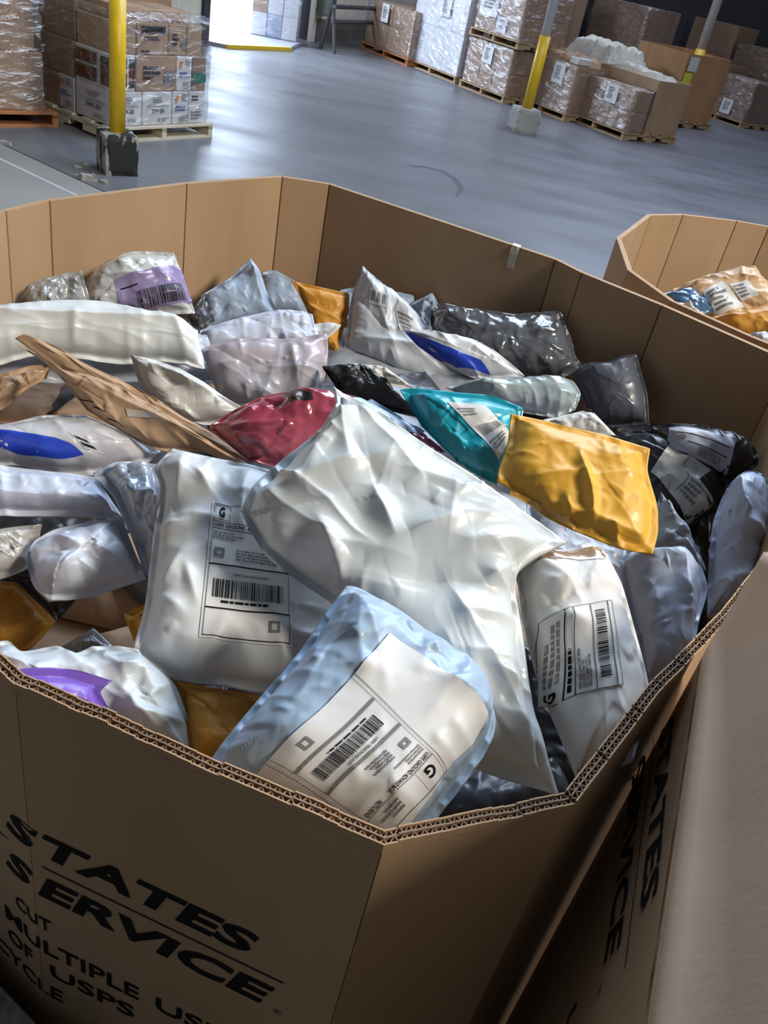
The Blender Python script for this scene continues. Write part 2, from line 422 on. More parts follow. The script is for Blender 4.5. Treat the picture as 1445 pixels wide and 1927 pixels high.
MAIN = [FL, Fp, px2(1085, 1510), px2(1240, 1303), px2(1372, 1165), np.array([.585, 1.06]), px2(1495, 681) + np.array([0, 0]), px2(1250, 573), px2(1100, 512), px2(1050, 487),
        px2(622, 345), px2(528, 330), px2(345, 343), px2(85, 375), px2(0, 395), np.array([-.83, 1.15]), np.array([-.74, .80]), FL + chd * .37]
TH = .0125
main, MAIN_IN, MORG = bin_box('cardboard_bin', 'open cardboard bin heaped with mailers, large black STATES SERVICE print on its front', MAIN, ZR, TH, flutes=(0, 1, 2, 3, 4, 17))
# printed lettering on front face, wrapping round the crease
fn = np.array([fd[1], -fd[0]]); cd2 = (FL - MAIN[17]) / np.linalg.norm(FL - MAIN[17]); cn = np.array([cd2[1], -cd2[0]])
CR = .012
def front(s, z):
    if s >= CR: p = FL + fd * (s - CR) + fn * .0008
    else: p = FL + cd2 * (s - CR) + cn * .0008
    return np.array([p[0], p[1], z])
def line(P, items, parent, org, bold=.035, shear=.22):
    for t, s0, s1, z0, z1 in items:
        q = Print(P); q.text(t, s0, z1, s1, z0, 'ink', bold, shear); q.build(parent, org, 'lettering')
def rule(P, rects, parent, org, name='printed_rule'):
    q = Print(P)
    for r_ in rects: q.rect(*r_)
    q.build(parent, org, name)
for items, b_, sh_ in (([('S', -.024, .0225, .873, .911), ('TATES', .027, .2535, .873, .911)], .035, .22), ([('S', -.032, .0125, .801, .8395), ('ERVICE', .0165, .277, .801, .8395)], .035, .22),
                       ([('CUT', -.022, .030, .7385, .7615)], .014, 0), ([('MULTIPLE', -.045, .1355, .690, .7165), ('USE', .155, .235, .690, .7165)], .018, 0),
                       ([('OF', -.045, -.002, .646, .672), ('USPS', .024, .130, .646, .672)], .018, 0), ([('RECYCLE', -.115, .0385, .598, .624)], .014, 0), ([('R', .2815, .2855, .799, .8035)], .01, 0)):
    line(front, items, main, MORG, b_, sh_)
rule(front, [(-.10, .8555, .2835, .8535)], main, MORG)
def ring_print(P, a, b, ra, rb, w, parent, org):
    m = MB(); K = 24; V = []
    for k in range(K):
        t = 2 * math.pi * k / K; V += [P(a + ra * math.cos(t), b + rb * math.sin(t)), P(a + (ra - w) * math.cos(t), b + (rb - w) * math.sin(t))]
    m.add(V, [(2 * k, 2 * ((k + 1) % K), 2 * ((k + 1) % K) + 1, 2 * k + 1) for k in range(K)]); m.build('lettering_ring', M_['ink'], parent, org)
ring_print(front, .2835, .8012, .0042, .0042, .0006, main, MORG)
# strip of pale tape on the far rim
ta = px2(965, 460); td = (px2(990, 468) - ta); td /= np.linalg.norm(td); tnn = np.array([td[1], -td[0]])
b0_, b1_ = px2(622, 345), px2(1050, 487)
bd = (b1_ - b0_) / np.linalg.norm(b1_ - b0_); bn = np.array([bd[1], -bd[0]])
sT = (px2(975, 462) - b0_) @ bd
m = MB(); Pq = []
prof = [(-.001, 1.075), (-.001, 1.101), (TH * .5, 1.104), (TH + .002, 1.1015), (TH + .004, 1.085), (TH + .0025, 1.065), (TH + .0012, 1.048)]
for s_ in (-.010, .010):
    for o_, z_ in prof: Pq.append((*(b0_ + bd * (sT + s_) + bn * o_), z_))
k = len(prof); m.add(Pq, [(i, i + 1, k + i + 1, k + i) for i in range(k - 1)])
tp = m.build('tape_strip', M_['tape'], None, Pq[1]); tag(tp, 'short strip of pale tape folded over the far rim of the big bin', 'tape')

# neighbouring bin, front right
NA, NB = at(1322, 1215, 1.115)[:2] + np.array([.004, -.002]), at(1240, 1927, 1.13)[:2]
nd = (NB - NA) / np.linalg.norm(NB - NA); nR = np.array([-nd[1], nd[0]])   # nd runs far -> near, nR to the right (inside)
N1 = [NA, NA + nd * .62, NA + nd * .80 + nR * .2, NA + nd * .80 + nR * .95, NA + nR * .95 - nd * .2, NA + nR * .16 - nd * .10]
N1z = 1.105
nb1, N1I, N1org = bin_box('cardboard_bin', 'cardboard bin at the right edge, its pale top flap folded over beside the big bin', N1, N1z, TH, skip=(5,))
m = MB(); m.prism([N1[5], N1[0], N1I[0], N1I[5]], .01, N1z - .03); m.build('side_panel', M_['kraft'], nb1, N1org)
m = MB(); m.prism(N1I, N1z - .035, N1z - .03); m.build('top_panel', M_['kraft'], nb1, N1org)
nL = -nR
def n1map(s, z):
    p = NA + nd * s + nL * .0008; return np.array([p[0], p[1], z])
def skew(s, w): return n1map(s, .979 + .185 * (s - .097) + w)
for items, b_, sh_ in (([('STATES', .0, .277, .022, .066)], .03, .2), ([('SERVICE', -.03, .271, -.073, -.024)], .03, .2), ([('USE', .25, .33, -.185, -.155)], .02, 0), ([('R', .286, .291, -.075, -.069)], .01, 0)):
    line(skew, items, nb1, N1org, b_, sh_)
rule(skew, [(-.02, .0012, .31, -.0012)], nb1, N1org)
ring_print(skew, .2885, -.072, .0055, .0055, .0007, nb1, N1org)
# folded flap: rounded fold then sheet rising to a tip
A0 = np.array([*NA, N1z]); B0 = np.array([*(NA + nd * .62), N1z])
tipP = at(1437, 1038, 1.195); t2 = np.array([*(tipP[:2] + np.array([.34, -.12])), 1.16])
rows = []; tr_ = np.array([*nR, 0]); K = 24
far_end = np.array([*(tipP[:2] + nd * .62 + nR * .2), 1.52])  # far end raised out of view so the flap shades the big bin
far_edge = [tipP + (far_end - tipP) * j / K for j in range(K + 1)]
def fdir(j):
    d = far_edge[j] - (A0 + (B0 - A0) * j / K); d = np.array([d[0], d[1], 0]); return d / np.linalg.norm(d)
for i, (o_, z_) in enumerate([(0, -.004), (.001, .006), (.005, .013), (.013, .018), (.024, .0215)]):
    rows.append([A0 + (B0 - A0) * j / K + fdir(j) * o_ + Z3 * z_ for j in range(K + 1)])
last = rows[-1]
for q_ in np.linspace(.1, 1, 8): rows.append([last[j] * (1 - q_) + far_edge[j] * q_ for j in range(K + 1)])
nr_ = len(rows); V = [p for r_ in rows for p in r_]; V2 = [p - Z3 * .006 for p in V]
Fc = [(i * (K + 1) + j, i * (K + 1) + j + 1, (i + 1) * (K + 1) + j + 1, (i + 1) * (K + 1) + j) for i in range(nr_ - 1) for j in range(K)]
N0 = len(V)
Fb = [tuple(N0 + q for q in f[::-1]) for f in Fc]
ring = [i * (K + 1) for i in range(nr_)] + [(nr_ - 1) * (K + 1) + j for j in range(1, K + 1)] + [i * (K + 1) + K for i in range(nr_ - 2, -1, -1)] + [j for j in range(K - 1, 0, -1)]
Fs = [(ring[i], ring[(i + 1) % len(ring)], N0 + ring[(i + 1) % len(ring)], N0 + ring[i]) for i in range(len(ring))]
fl = mesh_obj('top_flap', V + V2, Fc + Fb + Fs, M_['kraft_grey'], nb1, N1org); fl['label'] = 'pale folded top flap'; fl.data.polygons.foreach_set('use_smooth', [True] * len(fl.data.polygons))

# second bin beyond the big one on the right
N2 = [px2(1172, 508) + np.array([.012, .01]), px2(1250, 573) + np.array([.02, .035]), px2(1400, 640) + np.array([.02, .03]), np.array([1.05, 1.50]), np.array([1.5, 1.6]), np.array([1.72, 2.2]),
      np.array([1.45, 2.85]), px2(1445, 425), px2(1383, 414), px2(1280, 402), px2(1218, 403), px2(1160, 447)]
nb2, N2I, N2org = bin_box('cardboard_bin', 'sunlit cardboard bin with kraft parcels standing behind the big bin on the right', N2, ZR, TH)
# ================================================================ MAILERS
ZC = np.array([(40,560,.93),(200,560,.90),(350,590,.83),(450,560,.84),(600,560,.81),(700,600,.85),(820,610,.85),(950,620,.87),(1050,620,.87),(1150,720,.84),(1200,790,.75),
 (1300,820,.79),(1400,850,.80),(1400,1000,.90),(0,650,.95),(200,620,.95),(0,900,.90),(150,850,.92),(250,720,.95),(100,1060,.88),(60,1160,.80),(170,1170,.76),(450,700,.92),
 (550,780,.96),(700,740,.94),(850,700,.92),(860,820,.98),(1050,750,.89),(1080,900,1.0),(1270,900,.85),(1250,1120,.92),(1100,1200,1.0),(600,900,1.03),(800,1000,1.05),(400,1000,.97),
 (450,1200,.97),(280,1260,.94),(100,1280,.97),(200,1300,.99),(420,1350,.89),(650,1300,1.07),(800,1450,1.08),(500,1480,1.05),(1000,1400,.97),(950,1480,.86),(1150,1400,1.02),(1300,1200,.90)], float)
def zpile(x, y):
    d = ((ZC[:, 0] - x) ** 2 + (ZC[:, 1] - y) ** 2) + 60; w = 1 / d ** 1.5
    return float((w @ ZC[:, 2]) / w.sum())
def polyline(P, n):
    P = np.array(P, float)
    if len(P) > 2:   # rounded a little by a Catmull-Rom pass
        Q = [P[0]]
        for i in range(len(P) - 1):
            a, b, c, d = P[max(i - 1, 0)], P[i], P[i + 1], P[min(i + 2, len(P) - 1)]
            for t in np.linspace(0, 1, 9)[1:]:
                m0, m1 = (c - a) * .35, (d - b) * .35
                Q.append((2*t**3-3*t**2+1)*b + (t**3-2*t**2+t)*m0 + (-2*t**3+3*t**2)*c + (t**3-t**2)*m1)
        P = np.array(Q)
    s = np.r_[0, np.cumsum(np.linalg.norm(np.diff(P, axis=0), axis=1))]
    return np.stack([np.interp(np.linspace(0, s[-1], n), s, P[:, k]) for k in range(P.shape[1])], 1)
def inside(Q):
    ins = np.zeros(len(Q), bool)
    for i in range(len(MAIN_IN)):
        a0, a1 = MAIN_IN[i - 1], MAIN_IN[i]
        ins ^= ((a0[1] > Q[:, 1]) != (a1[1] > Q[:, 1])) & (Q[:, 0] < (a1[0] - a0[0]) * (Q[:, 1] - a0[1]) / (a1[1] - a0[1] + 1e-12) + a0[0])
    return ins
class Bag: pass
BAGS = {}
_seed = [10]
def bag(key, name, label, cat, mat, c, t=(), r=(), b=(), l=(), dz=0., tilt=20, az=0, T=.05, full=.5, seam=.009, wr=.004, pk=.004, folds=(), bow=0., n=84, creases=22, group=None, z=None, anchor=None, under=.8, far=False):
    """pillow-shaped mailer: outline in its own tilted plane, puffed both ways, wrinkled, with a flat sealed seam"""
    _seed[0] += 1; sd = _seed[0]
    cpx = np.mean(np.array(c, float), 0) if anchor is None else np.array(anchor, float)
    z0 = (zpile(*cpx) if z is None else z) + dz
    for _it in range(60):
        A = at(cpx[0], cpx[1], z0)
        tw = CP - A; tw[2] = 0; tw /= np.linalg.norm(tw); a_ = math.radians(az)
        tw = np.array([tw[0] * math.cos(a_) - tw[1] * math.sin(a_), tw[0] * math.sin(a_) + tw[1] * math.cos(a_), 0])
        nn = math.cos(math.radians(tilt)) * Z3 + math.sin(math.radians(tilt)) * tw
        if not far: break
        q = np.array([onplane(p[0], p[1], A, nn) - nn * T * .3 for p in [*c, *t, *r, *b, *l]])
        if inside(q[:, :2]).all(): break
        z0 += .005
    vd = (CP - A) / np.linalg.norm(CP - A)
    e1 = np.cross(nn, vd); e1 /= np.linalg.norm(e1); e2 = np.cross(nn, e1)
    def P2(p):
        q = onplane(p[0], p[1], A, nn) - A; return np.array([q @ e1, q @ e2, p[2] if len(p) > 2 else 0.0])
    TL, TR, BR, BL = c
    top = polyline([P2(p) for p in [TL, *t, TR]], n); rig = polyline([P2(p) for p in [TR, *r, BR]], n)
    bot = polyline([P2(p) for p in [BL, *b, BR]], n); lef = polyline([P2(p) for p in [TL, *l, BL]], n)
    u = np.linspace(0, 1, n); U, V = np.meshgrid(u, u)
    S = (1 - V)[..., None] * top[None] + V[..., None] * bot[None] + (1 - U)[..., None] * lef[:, None] + U[..., None] * rig[:, None] - (
        ((1 - U) * (1 - V))[..., None] * top[0] + (U * (1 - V))[..., None] * top[-1] + ((1 - U) * V)[..., None] * bot[0] + (U * V)[..., None] * bot[-1])
    Lu = np.linalg.norm(S[n // 2, -1] - S[n // 2, 0]); Lv = np.linalg.norm(S[-1, n // 2] - S[0, n // 2])
    du = np.minimum(U, 1 - U) * Lu; dv = np.minimum(V, 1 - V) * Lv
    ed = full * min(Lu, Lv) * .5
    def pf(d): q = np.clip((d - seam) / max(ed, 1e-4), 0, 1); return np.sqrt(np.clip(1 - (1 - q) ** 2, 0, 1))
    prof = pf(du) * pf(dv)
    x, y = S[..., 0], S[..., 1]
    big = vnoise(x * 7 + 3, y * 7 + 9, sd + 3) - .5
    m_ = np.clip(prof * 1.8, 0, 1)
    # long straight creases running in from the seams, plus short crumple lines
    rs = np.random.RandomState(sd); Lm = min(Lu, Lv); rid = np.zeros_like(x)
    for k in range(creases):
        side = rs.randint(4); q = rs.rand(); lg = k < creases * .45
        i0 = int(q * (n - 1)); bp = [S[0, i0], S[i0, -1], S[-1, i0], S[i0, 0]][side][:2] if lg else S[rs.randint(4, n - 4), rs.randint(4, n - 4)][:2]
        tg = S[rs.randint(n // 4, 3 * n // 4), rs.randint(n // 4, 3 * n // 4)][:2]
        d = (tg - bp) * (rs.uniform(.5, 1.0) if lg else rs.uniform(.15, .4)); L2 = d @ d + 1e-9
        px_, py_ = x - bp[0], y - bp[1]; tt = (px_ * d[0] + py_ * d[1]) / L2
        ds = (px_ * d[1] - py_ * d[0]) / math.sqrt(L2) + .012 * (vnoise(x * 15 + k, y * 15, sd + 7) - .5)
        w = rs.uniform(.004, .014) * (1.3 if lg else .8); am = rs.uniform(.4, 1.3) * (1 if rs.rand() < .68 else -.7)
        am *= 1 if lg else .6; win = np.clip(1 - np.abs(2 * tt - 1) ** 3, 0, 1) * (np.abs(2 * tt - 1) < 1)
        rid += am * np.exp(-np.abs(ds) / w) * win
    rid += .35 * (ridged(x * 24 + 7, y * 30 + sd, sd + 1) ** 2 - .4)
    s_e = np.where(du < dv, V * Lv, U * Lu + 5); dm = np.minimum(du, dv)
    puck = (ridged(s_e * 38, dm * 6, sd + 4) - .5) * np.exp(-((dm - seam * 1.6) / .03) ** 2)
    h = T * .55 * prof * (1 + .2 * big) + wr * 1.15 * rid * m_ + pk * 1.5 * puck + wr * .7 * (vnoise(s_e * 16, dm * 4, sd + 5) - .5)
    for f in folds:
        p0, p1, amp, wid = P2(f[0])[:2], P2(f[1])[:2], f[2], f[3]
        d = p1 - p0; L2 = d @ d; tt = np.clip(((S[..., :2] - p0) @ d) / L2, 0, 1)
        dist = np.linalg.norm(S[..., :2] - p0 - tt[..., None] * d, axis=-1)
        h = h + amp * np.exp(-(dist / wid) ** 1.25) * (np.sin(math.pi * np.clip(tt, .0, 1)) * .6 + .4)
    hb = -T * under * .55 * prof
    edge = np.zeros_like(U, bool); edge[0] = edge[-1] = True; edge[:, 0] = edge[:, -1] = True
    hb = np.where(edge, 0, np.minimum(hb, h - .0015))
    bowz = bow * (4 * U * (1 - U)) + S[..., 2]
    wE = wr * 1.2 * (vnoise(s_e * 14, 0 * s_e, sd + 6) - .5) * np.exp(-(dm / .02) ** 2)
    def to3(hh): return A + S[..., 0:1] * e1 + S[..., 1:2] * e2 + (hh + bowz + wE)[..., None] * nn
    hT = np.where(edge, 0, h)
    PT = to3(hT); PB = to3(hb)
    idx = np.arange(n * n).reshape(n, n); ib = idx.copy(); cnt = n * n
    st = 2 if n > 40 else 1
    inner = ~edge; ib[inner] = np.arange(cnt, cnt + inner.sum())
    verts = np.concatenate([PT.reshape(-1, 3), PB[inner]])
    a, b_, c_, d_ = idx[:-1, :-1].ravel(), idx[:-1, 1:].ravel(), idx[1:, 1:].ravel(), idx[1:, :-1].ravel()
    ft = np.stack([a, d_, c_, b_], 1)
    a, b_, c_, d_ = ib[:-1, :-1].ravel(), ib[:-1, 1:].ravel(), ib[1:, 1:].ravel(), ib[1:, :-1].ravel()
    fb = np.stack([a, b_, c_, d_], 1)
    # orientation check
    q0, q1, q2 = verts[ft[0][0]], verts[ft[0][1]], verts[ft[0][2]]
    mid = ft[len(ft) // 2]; nrm = np.cross(verts[mid[1]] - verts[mid[0]], verts[mid[2]] - verts[mid[0]])
    if nrm @ nn < 0: ft = ft[:, ::-1]; fb = fb[:, ::-1]
    o = mesh_obj(name, verts, np.concatenate([ft, fb]), M_[mat] if isinstance(mat, str) else mat, None, tuple(A), True)
    tag(o, label, cat, group)
    B = Bag(); B.o = o; B.A = A; B.n = nn; B.Lu, B.Lv = Lu, Lv
    B.bvh = BVHTree.FromPolygons([Vector(v) for v in verts], [tuple(int(i) for i in f) for f in ft])
    BAGS[key] = B
    if DEBUG:
        ins = inside(verts[verts[:, 2] < ZR][:, :2])
        if (~ins).mean() > .01 and key[0] != 'k': print('outside', key, round((~ins).mean(), 3))
    if DEBUG: print(key, 'size cm %.0f x %.0f' % (Lu * 100, Lv * 100), 'z %.2f..%.2f' % (verts[:, 2].min(), verts[:, 2].max()))
    return B
DEBUG = False
def surf(B, px, py):
    r = ray(px, py); r /= np.linalg.norm(r)
    h = B.bvh.ray_cast(Vector(CP), Vector(r))
    return np.array(h[0]) if h[0] is not None else onplane(px, py, B.A, B.n)
def patch(B, name, mat, c, t=(), r=(), b=(), l=(), lift=.0012, n=26, label=None, smooth=4):
    """thin sheet stuck on a mailer, following its skin"""
    S3 = lambda p: surf(B, *p)
    TL, TR, BR, BL = c
    top = polyline([S3(p) for p in [TL, *t, TR]], n); rig = polyline([S3(p) for p in [TR, *r, BR]], n)
    bot = polyline([S3(p) for p in [BL, *b, BR]], n); lef = polyline([S3(p) for p in [TL, *l, BL]], n)
    u = np.linspace(0, 1, n); U, V = np.meshgrid(u, u)
    S = (1 - V)[..., None] * top[None] + V[..., None] * bot[None] + (1 - U)[..., None] * lef[:, None] + U[..., None] * rig[:, None] - (
        ((1 - U) * (1 - V))[..., None] * top[0] + (U * (1 - V))[..., None] * top[-1] + ((1 - U) * V)[..., None] * bot[0] + (U * V)[..., None] * bot[-1])
    G = S.copy(); nv = Vector(B.n); st = {}
    for i in range(n):
        for j in range(n):
            h = B.bvh.ray_cast(Vector(S[i, j] + B.n * .15), -nv, .4)
            if h[0] is not None: G[i, j] = np.array(h[0])
    # a sheet of paper is stiffer than the film below: smooth, then keep it above the skin
    G0 = G.copy()
    for _ in range(smooth):
        G[1:-1, 1:-1] = (G[1:-1, 1:-1] * 2 + G[:-2, 1:-1] + G[2:, 1:-1] + G[1:-1, :-2] + G[1:-1, 2:]) / 6
    dh = ((G - G0) @ B.n); G = G + np.maximum(-dh, 0)[..., None] * B.n + B.n * lift
    idx = np.arange(n * n).reshape(n, n)
    f = np.stack([idx[:-1, :-1].ravel(), idx[1:, :-1].ravel(), idx[1:, 1:].ravel(), idx[:-1, 1:].ravel()], 1)
    nr = np.cross(G[1, 0] - G[0, 0], G[1, 1] - G[0, 0])
    if nr @ B.n < 0: f = f[:, ::-1]
    o = mesh_obj(name, G.reshape(-1, 3), f, M_[mat] if isinstance(mat, str) else mat, B.o, tuple(B.A), True)
    if label: o['label'] = label
    def P(a, b):
        x = min(max(a, 0), 1) * (n - 1); y = min(max(b, 0), 1) * (n - 1); i = min(int(y), n - 2); j = min(int(x), n - 2); fx, fy = x - j, y - i
        q = (G[i, j] * (1 - fx) + G[i, j + 1] * fx) * (1 - fy) + (G[i + 1, j] * (1 - fx) + G[i + 1, j + 1] * fx) * fy
        return q + B.n * .0009
    pr = Print(P); pr.o = o
    pr.done = lambda: pr.build(o, (0, 0, 0) if False else tuple(B.A))
    return pr
# ---- deep layer, seen only in the gaps
bag('d1', 'kraft_mailer', 'brown kraft mailer deep in shadow under the split kraft envelope', 'mailer', 'carton_dark', [(-20, 705), (270, 690), (330, 800), (-20, 800)], dz=-.15, tilt=12, T=.04)  # darker board colour puts the gap's deep shade into this mailer
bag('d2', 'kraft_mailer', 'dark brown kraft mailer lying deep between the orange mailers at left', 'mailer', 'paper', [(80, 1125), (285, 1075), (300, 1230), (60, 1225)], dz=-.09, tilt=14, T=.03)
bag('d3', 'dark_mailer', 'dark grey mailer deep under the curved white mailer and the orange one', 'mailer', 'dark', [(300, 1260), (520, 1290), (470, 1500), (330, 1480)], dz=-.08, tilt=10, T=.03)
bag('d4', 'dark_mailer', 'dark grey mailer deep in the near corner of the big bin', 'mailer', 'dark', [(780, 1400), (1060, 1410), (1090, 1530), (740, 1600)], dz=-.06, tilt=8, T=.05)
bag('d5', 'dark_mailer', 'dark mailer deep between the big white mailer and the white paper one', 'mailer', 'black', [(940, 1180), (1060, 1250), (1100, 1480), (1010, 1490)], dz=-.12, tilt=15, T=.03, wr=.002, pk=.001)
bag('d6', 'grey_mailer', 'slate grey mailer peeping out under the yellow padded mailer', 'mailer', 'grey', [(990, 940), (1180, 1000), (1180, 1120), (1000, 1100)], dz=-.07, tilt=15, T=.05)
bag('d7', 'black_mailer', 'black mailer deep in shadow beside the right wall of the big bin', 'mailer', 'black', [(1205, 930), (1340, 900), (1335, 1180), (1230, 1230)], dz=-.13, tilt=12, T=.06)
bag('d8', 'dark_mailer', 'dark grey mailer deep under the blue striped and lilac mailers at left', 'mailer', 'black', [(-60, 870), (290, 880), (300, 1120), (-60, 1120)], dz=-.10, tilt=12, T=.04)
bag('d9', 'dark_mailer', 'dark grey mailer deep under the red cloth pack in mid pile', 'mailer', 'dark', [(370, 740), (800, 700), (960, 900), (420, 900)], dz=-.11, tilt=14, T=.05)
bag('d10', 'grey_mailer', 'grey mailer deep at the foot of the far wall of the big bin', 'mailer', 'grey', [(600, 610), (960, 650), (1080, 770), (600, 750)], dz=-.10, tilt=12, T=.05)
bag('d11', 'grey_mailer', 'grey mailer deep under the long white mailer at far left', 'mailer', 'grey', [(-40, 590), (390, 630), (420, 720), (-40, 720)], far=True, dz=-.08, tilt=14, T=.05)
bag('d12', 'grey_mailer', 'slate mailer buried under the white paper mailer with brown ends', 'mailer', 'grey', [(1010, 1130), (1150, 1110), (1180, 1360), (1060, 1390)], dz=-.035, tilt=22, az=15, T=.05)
bag('e1', 'grey_mailer', 'grey mailer at the left wall of the big bin, beyond the picture edge, front', 'mailer', 'lilac', [(-330, 980), (-70, 960), (-70, 1160), (-300, 1180)], z=.93, tilt=15, T=.07)
bag('e2', 'white_mailer', 'white mailer at the left wall of the big bin, beyond the picture edge, middle', 'mailer', 'white', [(-260, 780), (-60, 770), (-60, 950), (-300, 950)], z=.95, tilt=15, T=.07)
bag('e3', 'orange_mailer', 'orange mailer in the near left corner of the big bin, beyond the picture edge', 'mailer', 'orange', [(-280, 1170), (-40, 1160), (-40, 1270), (-220, 1270)], z=.95, tilt=15, T=.06)
# ---- the buried layers that carry the pile: one mailer of each colour, then copies
def pillow_mesh(name, lx, ly, T, sd, mat, n=26):
    u = np.linspace(-.5, .5, n); U, V = np.meshgrid(u, u); d = np.minimum((.5 - abs(U)) * lx, (.5 - abs(V)) * ly)
    q = np.clip((d - .008) / (.3 * min(lx, ly)), 0, 1); prof = np.sqrt(1 - (1 - q) ** 2)
    h = T * .5 * prof * (1 + .3 * (vnoise(U * 5 + 3, V * 5 + 3, sd) - .5)) + .006 * ridged(U * 6 + 9, V * 7 + 9, sd + 1) * prof
    edge = d < 1e-6; top = np.stack([U * lx, V * ly, np.where(edge, 0, h)], -1).reshape(-1, 3)
    ib = np.arange(n * n).reshape(n, n).copy(); inn = ~edge; ib[inn] = np.arange(n * n, n * n + inn.sum()); ia = np.arange(n * n).reshape(n, n)
    bot = np.stack([U * lx, V * ly, -T * .4 * prof - .001], -1)[inn]
    g = lambda I, r: np.stack([I[:-1, :-1].ravel(), I[:-1, 1:].ravel(), I[1:, 1:].ravel(), I[1:, :-1].ravel()][::r], 1)
    return mesh_obj(name, np.concatenate([top, bot]), np.concatenate([g(ia, 1), g(ib, -1)]), M_[mat], None, (0, 0, 0), True)
rf = np.random.RandomState(8); protos = []
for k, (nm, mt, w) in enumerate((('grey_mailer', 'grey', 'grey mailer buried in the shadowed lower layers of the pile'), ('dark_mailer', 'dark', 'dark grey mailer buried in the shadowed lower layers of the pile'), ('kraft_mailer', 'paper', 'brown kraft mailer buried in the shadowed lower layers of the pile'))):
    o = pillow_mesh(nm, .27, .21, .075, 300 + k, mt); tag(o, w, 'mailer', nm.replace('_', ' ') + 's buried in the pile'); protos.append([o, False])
def proj_px(p):
    v = R.T @ (np.asarray(p, float) - CP); return W / 2 + F * v[0] / v[2], H / 2 + F * v[1] / v[2]
def place_filler(k, x, y, z):
    o, used = protos[k]
    if used: o = o.copy(); COL.objects.link(o)
    else: protos[k][1] = True
    o.location = (x, y, z); o.rotation_euler = (rf.uniform(-.08, .08), rf.uniform(-.08, .08), rf.uniform(0, 3.14)); return o
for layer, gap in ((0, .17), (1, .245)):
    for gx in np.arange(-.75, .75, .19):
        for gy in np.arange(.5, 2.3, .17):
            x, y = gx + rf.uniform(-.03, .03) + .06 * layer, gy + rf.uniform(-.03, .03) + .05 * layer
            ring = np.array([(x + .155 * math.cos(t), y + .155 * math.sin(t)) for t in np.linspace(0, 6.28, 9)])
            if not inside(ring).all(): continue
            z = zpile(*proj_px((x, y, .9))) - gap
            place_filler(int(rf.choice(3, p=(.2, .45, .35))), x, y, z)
for x, y in ((1.0, 1.95), (1.25, 2.2), (1.3, 1.85), (.95, 2.3), (1.2, 2.55), (.85, 2.6), (.75, 2.15)):
    k = int(rf.choice(3)); o = place_filler(k, x, y, .90 + rf.uniform(-.03, .02)); o['label'] = ['grey', 'dark grey', 'brown kraft'][k] + ' mailer lying low inside the sunlit bin at right'; o['group'] = ['grey', 'dark', 'kraft'][k] + ' mailers low in the sunlit bin'
# ---- back row
bag('b1', 'clear_bag', 'crinkled clear grey bag at far left, beside the purple labelled mailer', 'bag', 'crinkle', [(40, 560), (152, 508), (176, 585), (50, 600)], t=[(60, 533), (110, 518)], far=True, dz=.0, tilt=48, T=.06, wr=.008)
B = bag('b2', 'white_mailer', 'shiny white mailer with a purple barcode panel against the far left wall', 'mailer', film('shiny_white_film', (.56, .58, .58), .2, .5, 26, .9), [(172, 512), (328, 476), (368, 590), (150, 600)], t=[(200, 495), (240, 474), (285, 473)], r=[(345, 520)], l=[(158, 545)], far=True, dz=.01, tilt=52, T=.08, full=.7, wr=.007)
p = patch(B, 'purple_panel', 'purple', [(215, 527), (339, 502), (362, 570), (228, 598)], label='purple barcode panel'); p.o.data.materials[0] = film('faded_purple', (.30, .24, .44), .3, .3, 26, .5)
p.barcode(.26, .50, .93, .95, 30, 3, 'black_paint'); p.rect(.06, .3, .3, .34, 'ink'); p.done()
bag('b3', 'dark_mailer', 'small dark grey mailer between the purple labelled mailer and the peaked blue one', 'mailer', 'dark', [(348, 600), (385, 553), (405, 605), (370, 622)], far=True, dz=.0, tilt=45, T=.03, n=40)
bag('b5', 'blue_mailer', 'rounded blue grey mailer behind the peaked one', 'mailer', 'blue', [(490, 513), (565, 535), (588, 600), (480, 600)], t=[(520, 509)], far=True, dz=-.01, tilt=50, T=.06, n=44)
bag('b4', 'blue_mailer', 'blue grey mailer rising to a peak in the far left corner', 'mailer', 'blue', [(378, 556), (471, 486), (528, 596), (380, 622)], t=[(402, 541), (440, 516)], r=[(490, 512), (505, 555)], far=True, dz=.02, tilt=48, T=.06, wr=.007, folds=[((470, 492), (498, 590), .018, .012)])
bag('b6', 'blue_mailer', 'soft blue grey mailer lying in front of the peaked one', 'mailer', 'lilac', [(374, 622), (588, 592), (600, 660), (376, 668)], t=[(440, 600), (520, 583), (565, 584)], dz=.015, tilt=40, T=.05, wr=.006)
bag('b7', 'white_mailer', 'small white mailer tip leaning on the orange bubble mailer', 'mailer', 'white2', [(535, 640), (604, 608), (612, 640), (548, 668)], t=[(560, 614)], r=[(642, 612)], dz=.035, tilt=44, T=.025, n=40)
bag('b8', 'blue_mailer', 'blue mailer glimpsed between the orange mailer and the upright grey one', 'mailer', 'blue', [(640, 545), (676, 538), (690, 600), (645, 600)], far=True, dz=.0, tilt=50, T=.04, n=30)
bag('b9', 'blue_mailer', 'blue mailer edge behind the upright grey mailer, below the far wall', 'mailer', 'blue', [(738, 546), (778, 555), (790, 620), (740, 620)], far=True, dz=-.015, tilt=50, T=.04, n=30)
bag('b10', 'blue_mailer', 'crumpled blue mailer beside the big shiny dark mailer', 'mailer', 'blue', [(772, 570), (814, 550), (832, 612), (782, 632)], r=[(826, 575)], far=True, dz=.0, tilt=48, T=.05, wr=.009, n=44)
bag('b11', 'dark_mailer', 'large shiny dark grey mailer along the far wall of the big bin', 'mailer', 'darkshiny', [(810, 588), (1054, 582), (1098, 690), (860, 668)], t=[(830, 570), (885, 580), (960, 589), (1020, 585)], r=[(1074, 632), (1084, 665)], b=[(950, 705), (1040, 716)], l=[(814, 620)], far=True, dz=.02, tilt=48, T=.11, full=.8, wr=.009, pk=.007)
